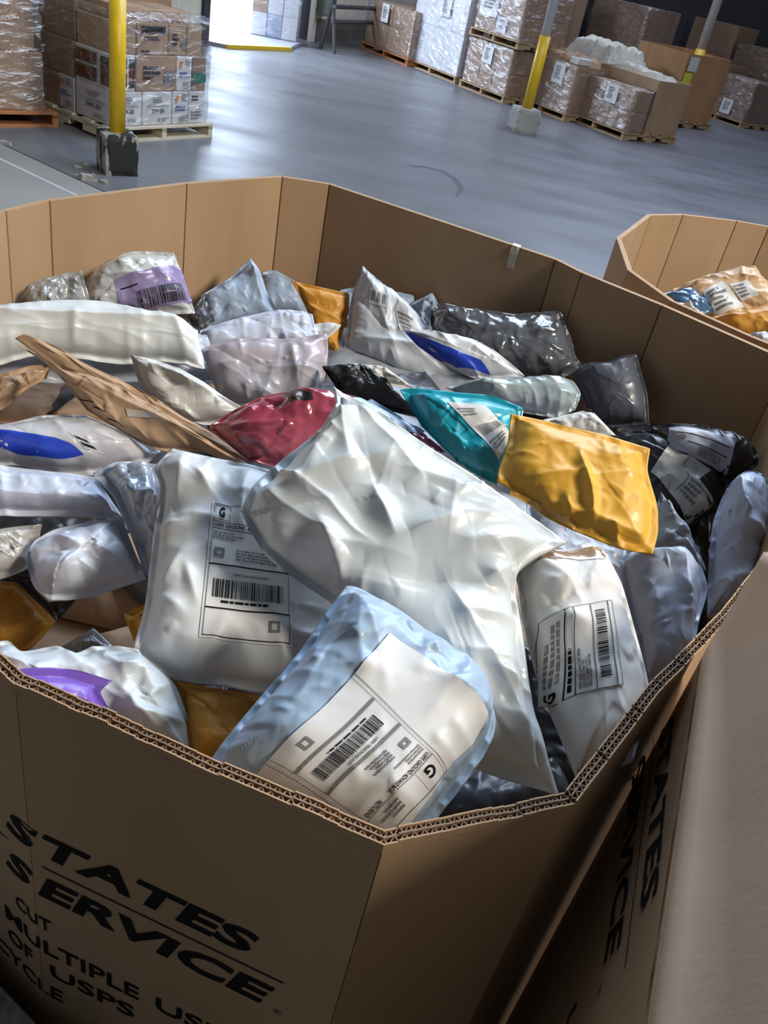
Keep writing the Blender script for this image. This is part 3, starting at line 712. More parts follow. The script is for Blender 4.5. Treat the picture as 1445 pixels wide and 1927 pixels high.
bag('b12', 'dark_mailer', 'plump dark grey mailer standing against the far wall at right', 'mailer', film('charcoal_poly', (.095, .103, .13), .28, .18, 12, .4), [(1076, 704), (1199, 666), (1222, 800), (1120, 808)], t=[(1102, 683), (1142, 681), (1174, 669)], r=[(1206, 697), (1218, 742)], l=[(1094, 742)], far=True, dz=.02, tilt=52, T=.10, full=.8, wr=.002, pk=.002, folds=[((1110, 700), (1195, 672), .02, .012)])
# ---- second row
B = bag('c0', 'padded_mailer', 'orange bubble mailer standing on a corner near the far corner of the bin', 'mailer', 'orange', [(547, 528), (657, 553), (645, 690), (600, 640)], r=[(655, 590), (642, 640)], l=[(572, 572)], b=[(625, 668)], far=True, dz=.05, tilt=52, T=.025, wr=.003)
bag('c1', 'white_mailer', 'long white mailer across the far left of the pile', 'mailer', 'white', [(-60, 580), (372, 622), (386, 695), (-60, 705)], t=[(40, 570), (110, 565), (190, 566), (280, 584), (330, 600)], r=[(378, 655)], b=[(60, 672), (140, 676), (240, 686), (310, 682)], dz=.035, tilt=40, T=.07, full=.6, wr=.004, folds=[((-40, 606), (345, 622), .018, .018), ((142, 605), (140, 668), .008, .006), ((322, 615), (352, 690), .012, .01)])
bag('c3', 'grey_mailer', 'grey translucent mailer with a pinkish corner in mid pile', 'mailer', film('pinkish_grey_poly', (.44, .44, .50), .25, .2, 16, .4, (.47, .40, .44)), [(378, 658), (617, 627), (600, 752), (410, 745)], t=[(420, 640), (480, 637), (545, 637)], r=[(617, 680), (609, 715)], b=[(490, 772)], dz=.035, tilt=50, T=.06, wr=.006, folds=[((400, 655), (560, 640), .01, .015), ((545, 650), (560, 740), .012, .012)])
bag('c4', 'white_mailer', 'pointed white mailer lying beside the split kraft envelope', 'mailer', film('creamy_white_poly', (.62, .62, .60), .38, .12, 14, .15), [(246, 668), (340, 694), (470, 772), (330, 790)], t=[(292, 677)], r=[(382, 718), (430, 752)], b=[(390, 800), (440, 790)], l=[(262, 722), (296, 760)], dz=.045, tilt=55, T=.05, wr=.004, folds=[((262, 674), (462, 770), .016, .008)])
B = bag('c2', 'white_mailer', 'white mailer standing on end with blurred dark lettering', 'mailer', film('greyish_white_poly', (.56, .60, .655), .36, .22, 18, .2), [(681, 500), (735, 547), (905, 718), (645, 662)], t=[(705, 520)], r=[(782, 585), (840, 660), (880, 698)], b=[(700, 683), (760, 714), (810, 729), (860, 722)], l=[(664, 548), (657, 585)], dz=.045, tilt=52, T=.07, wr=.006, folds=[((690, 520), (750, 690), .01, .014), ((660, 640), (800, 660), .014, .012)])
p = patch(B, 'faded_print', 'paleprint', [(697, 539), (733, 553), (728, 580), (694, 570)], n=10)
for q in range(3): p.rect(.12 + .28 * q, .2, .3 + .28 * q, .8, 'ink_grey')
p.done()
p = patch(B, 'faded_print', 'paleprint', [(742, 577), (784, 600), (800, 640), (752, 620)], n=12); p.smear(.1, .1, .9, .9, 4, 5); p.done()
B = bag('c5', 'printed_mailer', 'white mailer with a wide blue band lying on the upright white one', 'mailer', 'paleprint', [(756, 618), (897, 640), (988, 708), (850, 694)], t=[(816, 622)], r=[(930, 659), (964, 686)], b=[(893, 712), (930, 714)], l=[(780, 645), (812, 670)], dz=.055, tilt=42, T=.05, full=.7, wr=.003)
p = patch(B, 'blue_band', 'bluepr', [(760, 621), (905, 678), (922, 707), (858, 693)], t=[(830, 648)], l=[(790, 655)], n=18, label='blue printed band'); p.done()
bag('c6', 'black_mailer', 'crumpled black mailer under the torn white label in mid pile', 'mailer', 'black', [(606, 690), (680, 688), (800, 790), (640, 745)], dz=.035, tilt=36, T=.06, wr=.009)
B = bag('c7', 'white_mailer', 'small crumpled white packet on the black mailer in mid pile', 'packet', 'wpaper', [(652, 684), (722, 690), (784, 732), (700, 722)], t=[(690, 687)], dz=.06, tilt=38, T=.025, wr=.005, n=44)
bag('c8', 'clear_bag', 'clear roll pack with a pale blue and green end beyond the teal mailer', 'bag', film('clear_pale_roll', (.47, .54, .60), .16, .3, 20, .9, (.36, .46, .44)), [(836, 730), (1050, 709), (1082, 772), (920, 765)], t=[(880, 717), (960, 711)], r=[(1078, 718), (1092, 742)], b=[(990, 778), (1045, 786)], dz=.06, tilt=44, T=.08, full=.9, wr=.004)
B = bag('c9', 'white_mailer', 'white mailer peeping over the top edge of the yellow padded mailer', 'mailer', 'wpaper', [(1020, 790), (1110, 770), (1160, 820), (1060, 830)], dz=.02, tilt=40, T=.04, n=40)
p = patch(B, 'dark_print', 'ink', [(1098, 766), (1114, 772), (1118, 778), (1100, 774)], n=4)
# ---- left side
B = bag('l1', 'kraft_envelope', 'large brown kraft envelope split open along its upper edge', 'envelope', 'paper', [(28, 647), (300, 772), (484, 880), (163, 772)], t=[(104, 692), (190, 712)], r=[(360, 812), (425, 850)], b=[(250, 825), (311, 851), (380, 850), (440, 872)], l=[(60, 662), (110, 706), (134, 735)], dz=.075, tilt=50, T=.035, full=.45, wr=.005, folds=[((110, 700), (440, 860), .012, .012)])
# rear sheet of the split envelope, standing away from the front
rs = bag('l1b', 'rear_sheet', 'x', 'x', film('inner_kraft', (.44, .28, .16), .6, .3, 20, .05), [(28, 637), (298, 752), (478, 872), (240, 790)], t=[(50, 629), (104, 652), (166, 687), (249, 725)], r=[(345, 785), (420, 825)], b=[(320, 812), (400, 848)], l=[(60, 660), (130, 710), (180, 750)], dz=.03, tilt=72, T=.006, wr=.004, under=.3, anchor=(240, 760))
for k in ('label', 'category'): del rs.o[k]
wm = Vector(rs.A - B.A); rs.o.parent = B.o; rs.o.location = wm; rs.o['label'] = 'rear sheet gaping open'
p = patch(B, 'tape', 'tape', [(236, 768), (290, 776), (296, 786), (240, 784)], n=10, label='shiny clear tape'); p.done()
p = patch(B, 'pen_drawing', 'paper', [(140, 745), (170, 752), (232, 805), (215, 800)], n=10)
for q in range(3): p.rect(.02, .1 + .35 * q, .98, .16 + .35 * q, 'ink')
p.done()
bag('l2', 'kraft_envelope', 'creased brown kraft envelope at the far left edge', 'envelope', 'paper', [(-40, 712), (98, 688), (88, 712), (-40, 790)], t=[(20, 700), (60, 689)], b=[(10, 768), (50, 735)], dz=.06, tilt=45, T=.03, wr=.009)
B = bag('l3', 'printed_mailer', 'plump white mailer with a bright blue stripe at the left edge', 'mailer', film('lilac_white_film', (.58, .58, .62), .28, .3, 20, .4), [(-50, 805), (165, 782), (305, 850), (-50, 878)], t=[(20, 795), (80, 782)], r=[(240, 815)], b=[(40, 876), (120, 896), (200, 893), (270, 876)], dz=.05, tilt=42, T=.10, full=.85, wr=.004)
p = patch(B, 'blue_stripe', 'bluepr', [(-30, 812), (105, 824), (158, 856), (-30, 840)], r=[(135, 836)], b=[(50, 858), (110, 864)], label='bright blue stripe', n=20); p.done()
p = patch(B, 'pen_mark', 'paleprint', [(128, 812), (170, 830), (200, 858), (160, 845)], n=10); p.smear(.1, .1, .9, .9, 2, 9, 'ink'); p.done()
bag('l4', 'lilac_mailer', 'smooth lilac white mailer under the blue striped one', 'mailer', 'lilac', [(-50, 866), (180, 897), (232, 975), (-50, 972)], t=[(30, 880), (100, 888)], b=[(100, 975)], dz=.045, tilt=38, T=.06, wr=.004, folds=[((-30, 935), (180, 960), .018, .02)])
bag('l5', 'blue_mailer', 'crumpled glossy blue grey mailer tucked behind the labelled white mailer', 'mailer', film('glossy_blue_grey', (.40, .45, .54), .18, .5, 24, .8), [(174, 895), (300, 872), (330, 1020), (276, 1090)], t=[(214, 873), (262, 868)], r=[(310, 960)], l=[(194, 918), (214, 942), (248, 1015)], dz=.045, tilt=30, T=.06, wr=.012)
bag('l6', 'beige_mailer', 'beige grey mailer at the left edge beside the crumpled white one', 'mailer', film('beige_film', (.44, .42, .40), .25, .3, 18, .6), [(-40, 1005), (80, 985), (62, 1065), (-40, 1105)], t=[(20, 992)], b=[(20, 1085)], dz=.04, tilt=30, T=.05, wr=.005)
bag('l7', 'lilac_mailer', 'crumpled white mailer with a folded dented end above the dark gap at left', 'mailer', film('bright_lilac_poly', (.62, .655, .75), .32, .25, 18, .25), [(52, 1040), (228, 976), (275, 1090), (92, 1134)], t=[(66, 1018), (105, 995), (180, 978)], r=[(250, 1030)], b=[(166, 1124)], l=[(48, 1055), (64, 1105)], dz=.055, tilt=32, T=.09, full=.8, wr=.008, folds=[((70, 1060), (150, 1045), -.02, .02), ((95, 1125), (150, 1060), .022, .012), ((105, 1020), (150, 1050), .015, .01)])
bag('l8', 'black_mailer', 'black mailer under the crumpled white one at left', 'mailer', 'black', [(15, 1080), (120, 1090), (142, 1130), (108, 1170)], dz=.01, tilt=25, T=.03, n=40)
bag('l9', 'orange_mailer', 'orange kraft mailer in shadow at the left edge', 'mailer', 'orange', [(-40, 1090), (30, 1096), (108, 1166), (-40, 1230)], b=[(52, 1224)], dz=.0, tilt=25, T=.03, wr=.002)
bag('l10', 'orange_mailer', 'small orange mailer corner poking out left of the labelled white mailer', 'mailer', 'orange', [(231, 1152), (300, 1125), (310, 1200), (253, 1210)], dz=.03, tilt=30, T=.02, n=36)
bag('l11', 'clear_bag', 'shiny grey bag tip behind the curved white mailer', 'bag', 'crinkle', [(118, 1216), (176, 1181), (216, 1218), (150, 1240)], dz=.015, tilt=35, T=.03, n=36)
# ---- red cloth, teal, yellow
bag('m1', 'clothing_pack', 'red cloth in a shiny clear bag in the middle of the pile', 'clothing pack', 'pink', [(392, 804), (600, 733), (840, 850), (470, 868)], t=[(430, 777), (490, 747), (550, 735)], r=[(690, 752), (780, 800)], b=[(560, 880)], dz=.055, tilt=40, T=.07, full=.8, wr=.009)
B = BAGS['m1']
p = patch(B, 'white_sticker', 'bluew', [(640, 752), (700, 752), (800, 812), (740, 820)], n=14, label='pale blue sheet under the film'); p.done()
p = patch(B, 'dark_mark', 'black', [(530, 740), (585, 738), (590, 752), (545, 756)], n=8)
B = bag('m2', 'teal_mailer', 'bright teal mailer with a white address label', 'mailer', 'teal', [(752, 733), (985, 768), (935, 912), (860, 868)], t=[(784, 730), (860, 738), (921, 744), (962, 758)], r=[(975, 830), (950, 875)], b=[(900, 896)], l=[(765, 756), (794, 803), (822, 832)], dz=.085, tilt=45, T=.06, full=.6, wr=.006, folds=[((800, 770), (900, 880), .008, .01)])
p = patch(B, 'address_label', 'label', [(840, 755), (912, 763), (962, 822), (938, 866)], r=[(938, 790)], label='white address label'); p.smear(.1, .12, .6, .3, 3, 2); p.barcode(.15, .48, .9, .66, 26, 5, 'ink_grey'); p.smear(.1, .75, .9, .92, 3, 6); p.done()
B = bag('m3', 'padded_mailer', 'bright yellow padded mailer lying on top of the pile', 'padded mailer', 'yellow', [(961, 777), (1224, 843), (1228, 1044), (935, 906)], t=[(1041, 795), (1141, 820)], r=[(1219, 885), (1237, 950), (1238, 1000)], b=[(977, 930), (1022, 970), (1081, 1000), (1162, 1032)], l=[(955, 832), (938, 882)], dz=.095, tilt=30, T=.045, full=.5, seam=.012, wr=.003, pk=.003, creases=12,
        folds=[((1085, 870), (1105, 960), .012, .007), ((1000, 915), (1090, 905), .009, .007), ((1105, 930), (1110, 1000), .010, .006), ((980, 940), (1200, 1015), .009, .008), ((1150, 1000), (1165, 1030), .01, .005), ((1060, 950), (1070, 995), .01, .005)])
p = patch(B, 'tape', 'tape', [(962, 922), (1085, 985), (1080, 998), (958, 930)], n=16, label='strip of clear tape'); p.done(); p.o.data.materials[0] = film('clear_tape_on_yellow', (.74, .40, .06), .1, .5, 40, 1)
# ---- right side
B = bag('r1', 'black_mailer', 'black mailer with a pale label in the far right corner of the bin', 'mailer', 'black', [(1225, 803), (1389, 815), (1372, 912), (1250, 872)], t=[(1265, 797), (1327, 801)], r=[(1420, 842), (1424, 876)], far=True, dz=.0, tilt=45, T=.09, full=.8, wr=.003)
p = patch(B, 'address_label', 'label', [(1259, 805), (1383, 832), (1366, 896), (1250, 850)], t=[(1325, 810)], label='pale address label'); p.o.data.materials[0] = film('lilac_label', (.46, .46, .54), .4, .05, 12, .1)
p.rect(.1, .28, .93, .31); p.rect(.3, .6, .93, .63); p.barcode(.5, .68, .85, .93, 24, 8, 'ink_grey'); p.rect(.17, .4, .26, .56, 'ink_grey'); p.done()
bag('r2', 'lilac_mailer', 'small lilac mailer edge behind the yellow padded mailer at right', 'mailer', 'lilac', [(1160, 806), (1222, 794), (1228, 822), (1170, 830)], far=True, dz=.01, tilt=45, T=.03, n=36)
B = bag('r3', 'black_mailer', 'glossy black mailer with a shiny taped silvery label right of the yellow one', 'mailer', 'black', [(1155, 820), (1300, 838), (1345, 965), (1215, 960)], t=[(1200, 811), (1250, 815)], r=[(1345, 874), (1365, 914)], b=[(1290, 992)], dz=.04, tilt=42, T=.10, full=.85, wr=.006)
p = patch(B, 'taped_label', 'silver', [(1262, 832), (1338, 886), (1293, 987), (1224, 888)], r=[(1316, 904), (1343, 948)], label='silvery taped label'); p.rect(.5, .05, .52, .9, 'ink_grey'); p.smear(.55, .5, .95, .9, 5, 3); p.done()
bag('r4', 'grey_mailer', 'grey mailer folded between the yellow mailer and the plump grey one', 'mailer', 'grey', [(1243, 924), (1294, 992), (1330, 1075), (1215, 1030)], t=[(1258, 945)], r=[(1318, 1045)], dz=.045, tilt=35, T=.05, wr=.005, n=48)
bag('r5', 'grey_mailer', 'plump grey blue mailer by the right wall of the bin', 'mailer', film('slate_blue_poly', (.40, .46, .60), .34, .22, 18, .2), [(1165, 1052), (1274, 1034), (1300, 1265), (1212, 1290)], t=[(1194, 1036)], r=[(1318, 1066), (1332, 1110), (1314, 1175)], l=[(1174, 1122), (1200, 1210)], dz=.035, tilt=32, T=.10, full=.8, wr=.006, folds=[((1180, 1065), (1300, 1060), .012, .01), ((1275, 1080), (1290, 1210), .018, .012)])
bag('r6', 'white_mailer', 'pale blue white mailer stuffed upright in the right end of the bin', 'mailer', film('pale_lilac_poly', (.53, .61, .78), .36, .3, 18, .2), [(1372, 912), (1444, 905), (1400, 1150), (1330, 1165)], t=[(1392, 893), (1412, 885), (1434, 893)], r=[(1452, 990), (1430, 1080)], l=[(1358, 938), (1340, 990), (1332, 1080)], dz=.03, tilt=42, T=.09, full=.8, wr=.009, folds=[((1350, 1000), (1440, 1010), .012, .012)])
B = bag('r7', 'paper_mailer', 'white paper mailer with brown ends and a long printed label by the right wall', 'mailer', 'wpaper', [(957, 1045), (1140, 1040), (1190, 1435), (1086, 1475)], t=[(974, 1023), (1058, 1033), (1104, 1020)], r=[(1168, 1098), (1190, 1175), (1210, 1245), (1222, 1320)], l=[(973, 1102), (983, 1171), (1009, 1280), (1055, 1390)], dz=.045, tilt=25, az=15, T=.07, full=.7, wr=.005, folds=[((985, 1130), (1060, 1120), .01, .012), ((1015, 1180), (1085, 1200), .012, .01)])
p = patch(B, 'brown_end', 'paper', [(962, 1045), (1132, 1030), (1140, 1052), (972, 1080)], t=[(1000, 1035), (1058, 1038)], n=16, label='brown taped top end'); p.o.data.materials[0] = film('taped_kraft', (.40, .25, .15), .16, .6, 30, .9); p.done()
p = patch(B, 'brown_end', 'paper', [(1085, 1447), (1180, 1410), (1178, 1432), (1090, 1468)], n=12, label='brown bottom end'); p.done()
# label reads from below upwards; corners given in reading order
p = patch(B, 'shipping_label', 'wpaper', [(1010, 1335), (1012, 1175), (1150, 1130), (1172, 1290)], label='printed shipping label')
p.frame(.0, .0, 1, 1, .006); p.text('G', .02, .07, .13, .22, 'ink', .03); p.smear(.2, .06, .95, .24, 3, 4, 'ink_grey'); p.rect(0, .28, 1, .295); p.smear(.05, .31, .6, .38, 1, 19, 'ink')
p.rect(0, .40, 1, .41); p.smear(.05, .44, .6, .62, 4, 5, 'ink_grey'); p.rect(0, .66, 1, .67); p.barcode(.12, .72, .9, .86, 40, 12); p.rect(0, .92, 1, .93); p.done()
# ---- heroes
B = bag('h1', 'white_mailer', 'white mailer with a barcode shipping label marked G, left of the biggest mailer', 'mailer', 'white2', [(321, 845), (575, 905), (610, 1296), (247, 1228)], t=[(400, 860), (480, 878)], r=[(640, 1010), (640, 1150)], b=[(330, 1284), (420, 1293), (490, 1306)], l=[(290, 880), (300, 915), (288, 1010), (272, 1138)], dz=.04, tilt=30, T=.065, full=.55, wr=.005,
        folds=[((345, 860), (330, 960), .012, .012), ((370, 905), (395, 945), .012, .008), ((285, 1010), (360, 1000), .012, .01), ((350, 1080), (370, 1150), .012, .010), ((300, 1130), (345, 1170), .014, .012), ((320, 930), (335, 1000), -.01, .012), ((270, 1215), (420, 1225), .012, .02), ((310, 1100), (340, 1060), .010, .008)])
def postal(p, seed, full=True):
    p.frame(.03, .01, .97, .985, .006)
    p.frame(.05, .02, .24, .135, .004); p.text('G', .10, .035, .17, .115, 'ink', .03)
    p.rect(.03, .145, .97, .150); p.text('USPS GROUND ADVANTAGE', .05, .158, .80, .185, 'ink', .02); p.rect(.03, .196, .97, .201)
    p.smear(.05, .215, .45, .275, 3, seed, 'ink_grey'); p.smear(.34, .33, .86, .42, 4, seed + 1, 'ink_grey'); p.frame(.08, .335, .2, .40, .03, 'ink_grey', .6)
    p.rect(.03, .455, .97, .466); p.text('USPS TRACKING # EP', .32, .515, .72, .535, 'ink', .01)
    p.barcode(.10, .565, .90, .70, 46, seed + 2); p.smear(.2, .715, .8, .745, 1, seed + 3, 'ink'); p.rect(.03, .775, .97, .786); p.frame(.74, .84, .86, .92, .03, 'ink_grey', .6)
p = patch(B, 'shipping_label', 'label', [(400, 944), (545, 975), (550, 1219), (374, 1199)], label='white shipping label with barcode', n=30, smooth=8); postal(p, 21); p.done()
B = bag('h2', 'white_mailer', 'biggest glossy white mailer, sprawled over the middle of the pile', 'mailer', film('glossy_white_poly', (.66, .70, .71), .27, .14, 10, .45), [(624, 730), (1068, 1022), (1052, 1498), (452, 962)], t=[(700, 768), (760, 808), (850, 868), (940, 930), (1000, 972)], r=[(972, 1085), (985, 1200), (1005, 1340)], b=[(476, 1008), (505, 1052), (560, 1094), (640, 1150), (740, 1270), (850, 1400), (900, 1450)], l=[(632, 770), (600, 812), (535, 862), (475, 918)], dz=.05, tilt=30, T=.085, full=.6, seam=.012, wr=.0045, pk=.006, n=150, creases=34,
        folds=[((626, 745), (655, 900), .022, .014), ((655, 800), (560, 930), .02, .014), ((500, 950), (740, 890), .018, .02), ((700, 960), (735, 1040), .016, .014), ((600, 1010), (640, 1100), .016, .014), ((800, 930), (960, 990), .014, .02), ((760, 1040), (860, 1010), .018, .016), ((880, 1050), (1040, 1040), .02, .018), ((900, 1120), (970, 1080), .02, .016),
               ((720, 1110), (940, 1130), -.014, .02), ((860, 1180), (980, 1180), .014, .014), ((840, 1250), (980, 1260), .014, .014), ((930, 1230), (1020, 1440), .02, .016), ((640, 830), (700, 930), -.012, .016)])
B = bag('h3', 'blue_mailer', 'pale blue wrinkled pack in front with a large printed shipping sheet', 'mailer', 'bluew', [(650, 1102), (918, 1300), (735, 1612), (378, 1455)], t=[(675, 1106), (742, 1142), (796, 1181), (878, 1238)], r=[(934, 1352), (928, 1392), (895, 1446), (850, 1505), (805, 1560)], b=[(500, 1515), (620, 1568)], l=[(612, 1152), (565, 1222), (484, 1318), (422, 1392)], dz=.05, tilt=22, T=.11, full=.55, wr=.005, pk=.003, n=120, anchor=(600, 1530), z=.97)
p = patch(B, 'shipping_sheet', 'label', [(733, 1192), (918, 1345), (735, 1600), (467, 1486)], t=[(800, 1237), (868, 1284)], r=[(890, 1400), (850, 1438), (810, 1500)], l=[(690, 1240), (600, 1340)], b=[(560, 1525), (660, 1570)], n=44, label='white printed shipping sheet', lift=.002, smooth=14)
def seg(a, b, w, ink='ink_grey', dash=0):
    """line between two photo points on the sheet, as a ribbon"""
    K = 14 if not dash else dash
    Q = [surf(B, a[0] + (b[0] - a[0]) * i / K, a[1] + (b[1] - a[1]) * i / K) for i in range(K + 1)]
    return Q
# sheet print in sheet coordinates found from photo points
def sheet_uv(px, py):
    g = np.array([[p.P(i / 20, j / 20) for i in range(21)] for j in range(21)])
    r = ray(px, py); r /= np.linalg.norm(r); d = g - CP; e = d - (d @ r)[..., None] * r; k = np.argmin((e ** 2).sum(-1)); j, i = divmod(int(k), 21)
    best = (1e9, 0, 0)
    for a in np.linspace(max(0, i / 20 - .05), min(1, i / 20 + .05), 13):
        for b_ in np.linspace(max(0, j / 20 - .05), min(1, j / 20 + .05), 13):
            d = p.P(a, b_) - CP; e = d - (d @ r) * r; q = e @ e
            if q < best[0]: best = (q, a, b_)
    return np.array(best[1:])
class Sub:
    """print region given by four photo points TL TR BR BL in reading order"""
    def __init__(s, c): s.c = [sheet_uv(*q) for q in c]
    def P(s, a, b):
        q = (s.c[0] * (1 - a) + s.c[1] * a) * (1 - b) + (s.c[3] * (1 - a) + s.c[2] * a) * b
        return p.P(q[0], q[1])
# label block: reads with its top towards lower right
sub = Sub([(858, 1460), (715, 1600), (470, 1428), (666, 1262)])
q = Print(sub.P)
q.rect(.0, .0, 1, .006, 'ink_grey'); q.rect(.0, 0, .006, 1, 'ink_grey'); 
for k in range(40): q.rect(.97, k / 40, .975, (k + .55) / 40, 'ink')
q.rect(.93, 0, .934, 1, 'ink_grey'); q.rect(.035, 0, .039, 1, 'ink_grey')
q.text('G', .10, .055, .22, .145, 'ink', .03); q.rect(.30, .02, .304, .17, 'ink_grey'); q.rect(.04, .175, .93, .181, 'ink_grey')
q.text('USPS GROUND ADVANTAGE', .06, .19, .62, .225, 'ink', .015); q.text('RETURNS', .72, .19, .90, .225, 'ink', .015)
q.smear(.62, .05, .9, .15, 3, 31, 'ink_grey'); q.smear(.06, .25, .42, .32, 3, 32, 'ink_grey'); q.smear(.30, .36, .62, .46, 4, 33, 'ink_grey'); q.frame(.09, .36, .19, .42, .03, 'ink_grey', .6)
q.rect(.04, .50, .93, .525, 'ink_grey'); q.text('USPS TRACKING # EP', .26, .545, .62, .57, 'ink', .01); q.barcode(.14, .59, .86, .70, 52, 40); q.smear(.2, .71, .76, .73, 1, 34, 'ink'); q.rect(.04, .765, .93, .79, 'ink_grey'); q.frame(.62, .84, .73, .92, .03, 'ink_grey', .6)
q.build(p.o, tuple(B.A))
# ---- near left
bag('n2', 'orange_mailer', 'orange kraft mailer lying low between the curved white mailer and the labelled ones', 'mailer', 'orange', [(325, 1280), (500, 1312), (470, 1440), (355, 1450)], dz=.03, tilt=18, T=.04, wr=.003)
bag('n1', 'white_mailer', 'crumpled white mailer bent in an arc in the near left of the bin', 'mailer', film('bluish_white_poly', (.60, .655, .695), .36, .4, 24, .2), [(-30, 1215), (258, 1226), (385, 1470), (-30, 1310)], t=[(15, 1207), (42, 1226), (104, 1216), (138, 1229), (175, 1215), (210, 1216)], r=[(296, 1255), (330, 1290), (347, 1332), (364, 1374)], b=[(90, 1345), (220, 1405), (310, 1445)], dz=-.03, tilt=35, T=.085, full=.7, wr=.010, pk=.008, n=80, folds=[((110, 1235), (330, 1290), .02, .02), ((215, 1300), (300, 1400), .02, .014)])
bag('n3', 'purple_mailer', 'purple mailer wedged behind the near left rim of the bin', 'mailer', 'purple', [(-30, 1270), (212, 1281), (232, 1385), (-30, 1310)], t=[(40, 1258), (100, 1256), (150, 1262)], r=[(190, 1302), (208, 1340)], dz=.035, tilt=55, T=.03, wr=.003)
# ---- contents of the second bin
zz = 1.0
bag('k1', 'padded_mailer', 'creased kraft mailer with address labels in the sunlit bin at right', 'mailer', film('tan_kraft', (.62, .40, .21), .4, .3, 22, .3), [(1262, 545), (1420, 498), (1500, 600), (1345, 612)], t=[(1300, 530), (1370, 505)], dz=0, z=1.04, tilt=35, T=.07, wr=.008)
p = patch(BAGS['k1'], 'address_label', 'label', [(1322, 548), (1358, 528), (1400, 578), (1345, 602)], n=12, label='white address label'); p.smear(.1, .1, .9, .9, 5, 3); p.done()
p = patch(BAGS['k1'], 'address_label', 'label', [(1372, 535), (1408, 527), (1428, 555), (1395, 568)], n=12, label='white address label'); p.smear(.1, .1, .9, .9, 4, 8); p.done()
bag('k2', 'blue_mailer', 'dark blue mailer in the sunlit bin at right', 'mailer', film('navy_film', (.07, .15, .30), .25, .3, 20, .6), [(1235, 555), (1310, 538), (1345, 585), (1290, 600)], z=1.02, tilt=30, T=.04, n=40)
bag('k3', 'white_mailer', 'white mailer edge in the sunlit bin at right', 'mailer', 'white', [(1270, 570), (1300, 572), (1345, 605), (1325, 618)], z=1.035, tilt=30, T=.03, n=36)
bag('k4', 'orange_mailer', 'orange kraft mailer lying near the rim of the sunlit bin', 'mailer', 'orange', [(1330, 600), (1500, 560), (1500, 640), (1385, 632)], z=1.045, tilt=40, T=.05, n=44)
bag('k5', 'white_mailer', 'pale lilac mailer behind the rim in the sunlit bin', 'mailer', 'lilac', [(1380, 632), (1500, 625), (1500, 670), (1430, 660)], z=1.045, tilt=30, T=.04, n=36)

# ================================================================ BACKGROUND: pallets, cartons, posts
def u3(p): return np.array([p[0], p[1], 0.0])
def pallet(label, K, d1, L1, d2, L2, h, mat, z=0., group=None):
    o3 = (K[0], K[1], z); root = empty('pallet', o3); tag(root, label, 'pallet', group)
    D1, D2 = u3(d1), u3(d2); K3 = np.array([K[0], K[1], z])
    t = h * .16
    for k in range(3):       # stringers run along d2
        m = MB(); w = .045; c = K3 + D1 * (w / 2 + (L1 - w) * k / 2) + D2 * L2 / 2 + Z3 * h / 2
        for q in ((-.5 + .13, .26), (0, .22), (.5 - .13, .26)):   # blocks with fork notches between
            m.box(c + D2 * L2 * q[0], D1, D2, Z3, w / 2, L2 * q[1] / 2, h / 2 - t)
        m.box(c + Z3 * (h * .2), D1, D2, Z3, w / 2, L2 / 2, h * .12)
        m.build('stringer', mat, root, o3)
    for zz_, nb, wd in ((h - t / 2, 6, .12), (t / 2, 3, .12)):
        for k in range(nb):
            m = MB(); c = K3 + D1 * L1 / 2 + D2 * (wd / 2 + (L2 - wd) * k / (nb - 1)) + Z3 * zz_
            m.box(c, D1, D2, Z3, L1 / 2, wd / 2 * (.97 if k % 2 else 1), t / 2 * .98); m.build('deck_board', mat, root, o3)
    return root
def carton(label, K, d1, s0, s1, d2, t0, t1, z0, z1, mat, name='carton', cat='carton', group=None, tape=True):
    D1, D2 = u3(d1), u3(d2); g = .004
    c = u3(K) + D1 * (s0 + s1) / 2 + D2 * (t0 + t1) / 2; o3 = (c[0], c[1], z0)
    m = MB(); m.cbox(c + Z3 * (z0 + z1) / 2, D1, D2, Z3, (s1 - s0) / 2 - g, (t1 - t0) / 2 - g, (z1 - z0) / 2 - .001, .006)
    o = m.build(name, M_[mat], None, o3); tag(o, label, cat, group)
    if tape:
        m = MB(); m.box(c + Z3 * (z1 + .0002), D1, D2, Z3, .025, (t1 - t0) / 2 - .01, .0008); m.build('tape', M_['tape'], o, o3)
    return o, o3
def face(K, d, s0, s1, nrm, off, z0, z1):
    """print mapping on an upright face: a runs along d from s0 to s1, b down from z1 to z0"""
    D, N = u3(d), u3(nrm)
    return lambda a, b: u3(K) + D * (s0 + (s1 - s0) * a) + N * (off + .004) + Z3 * (z1 + (z0 - z1) * b)
def paper(o, o3, P, a0, b0, a1, b1, mat='label', name='paper_label', smear=True, seed=1):
    c = [P(a0, b0), P(a1, b0), P(a1, b1), P(a0, b1)]; n = np.cross(c[1] - c[0], c[3] - c[0]); n /= np.linalg.norm(n)
    x = mesh_obj(name, c, [(0, 1, 2, 3)], M_[mat], o, o3)
    if smear:
        q = Print(lambda a, b: P(a0 + (a1 - a0) * a, b0 + (b1 - b0) * b) - n * .0012 if n @ (CP - c[0]) < 0 else P(a0 + (a1 - a0) * a, b0 + (b1 - b0) * b) + n * .0012)
        q.smear(.15, .12, .85, .85, 6, seed); q.build(x, o3)
    return x
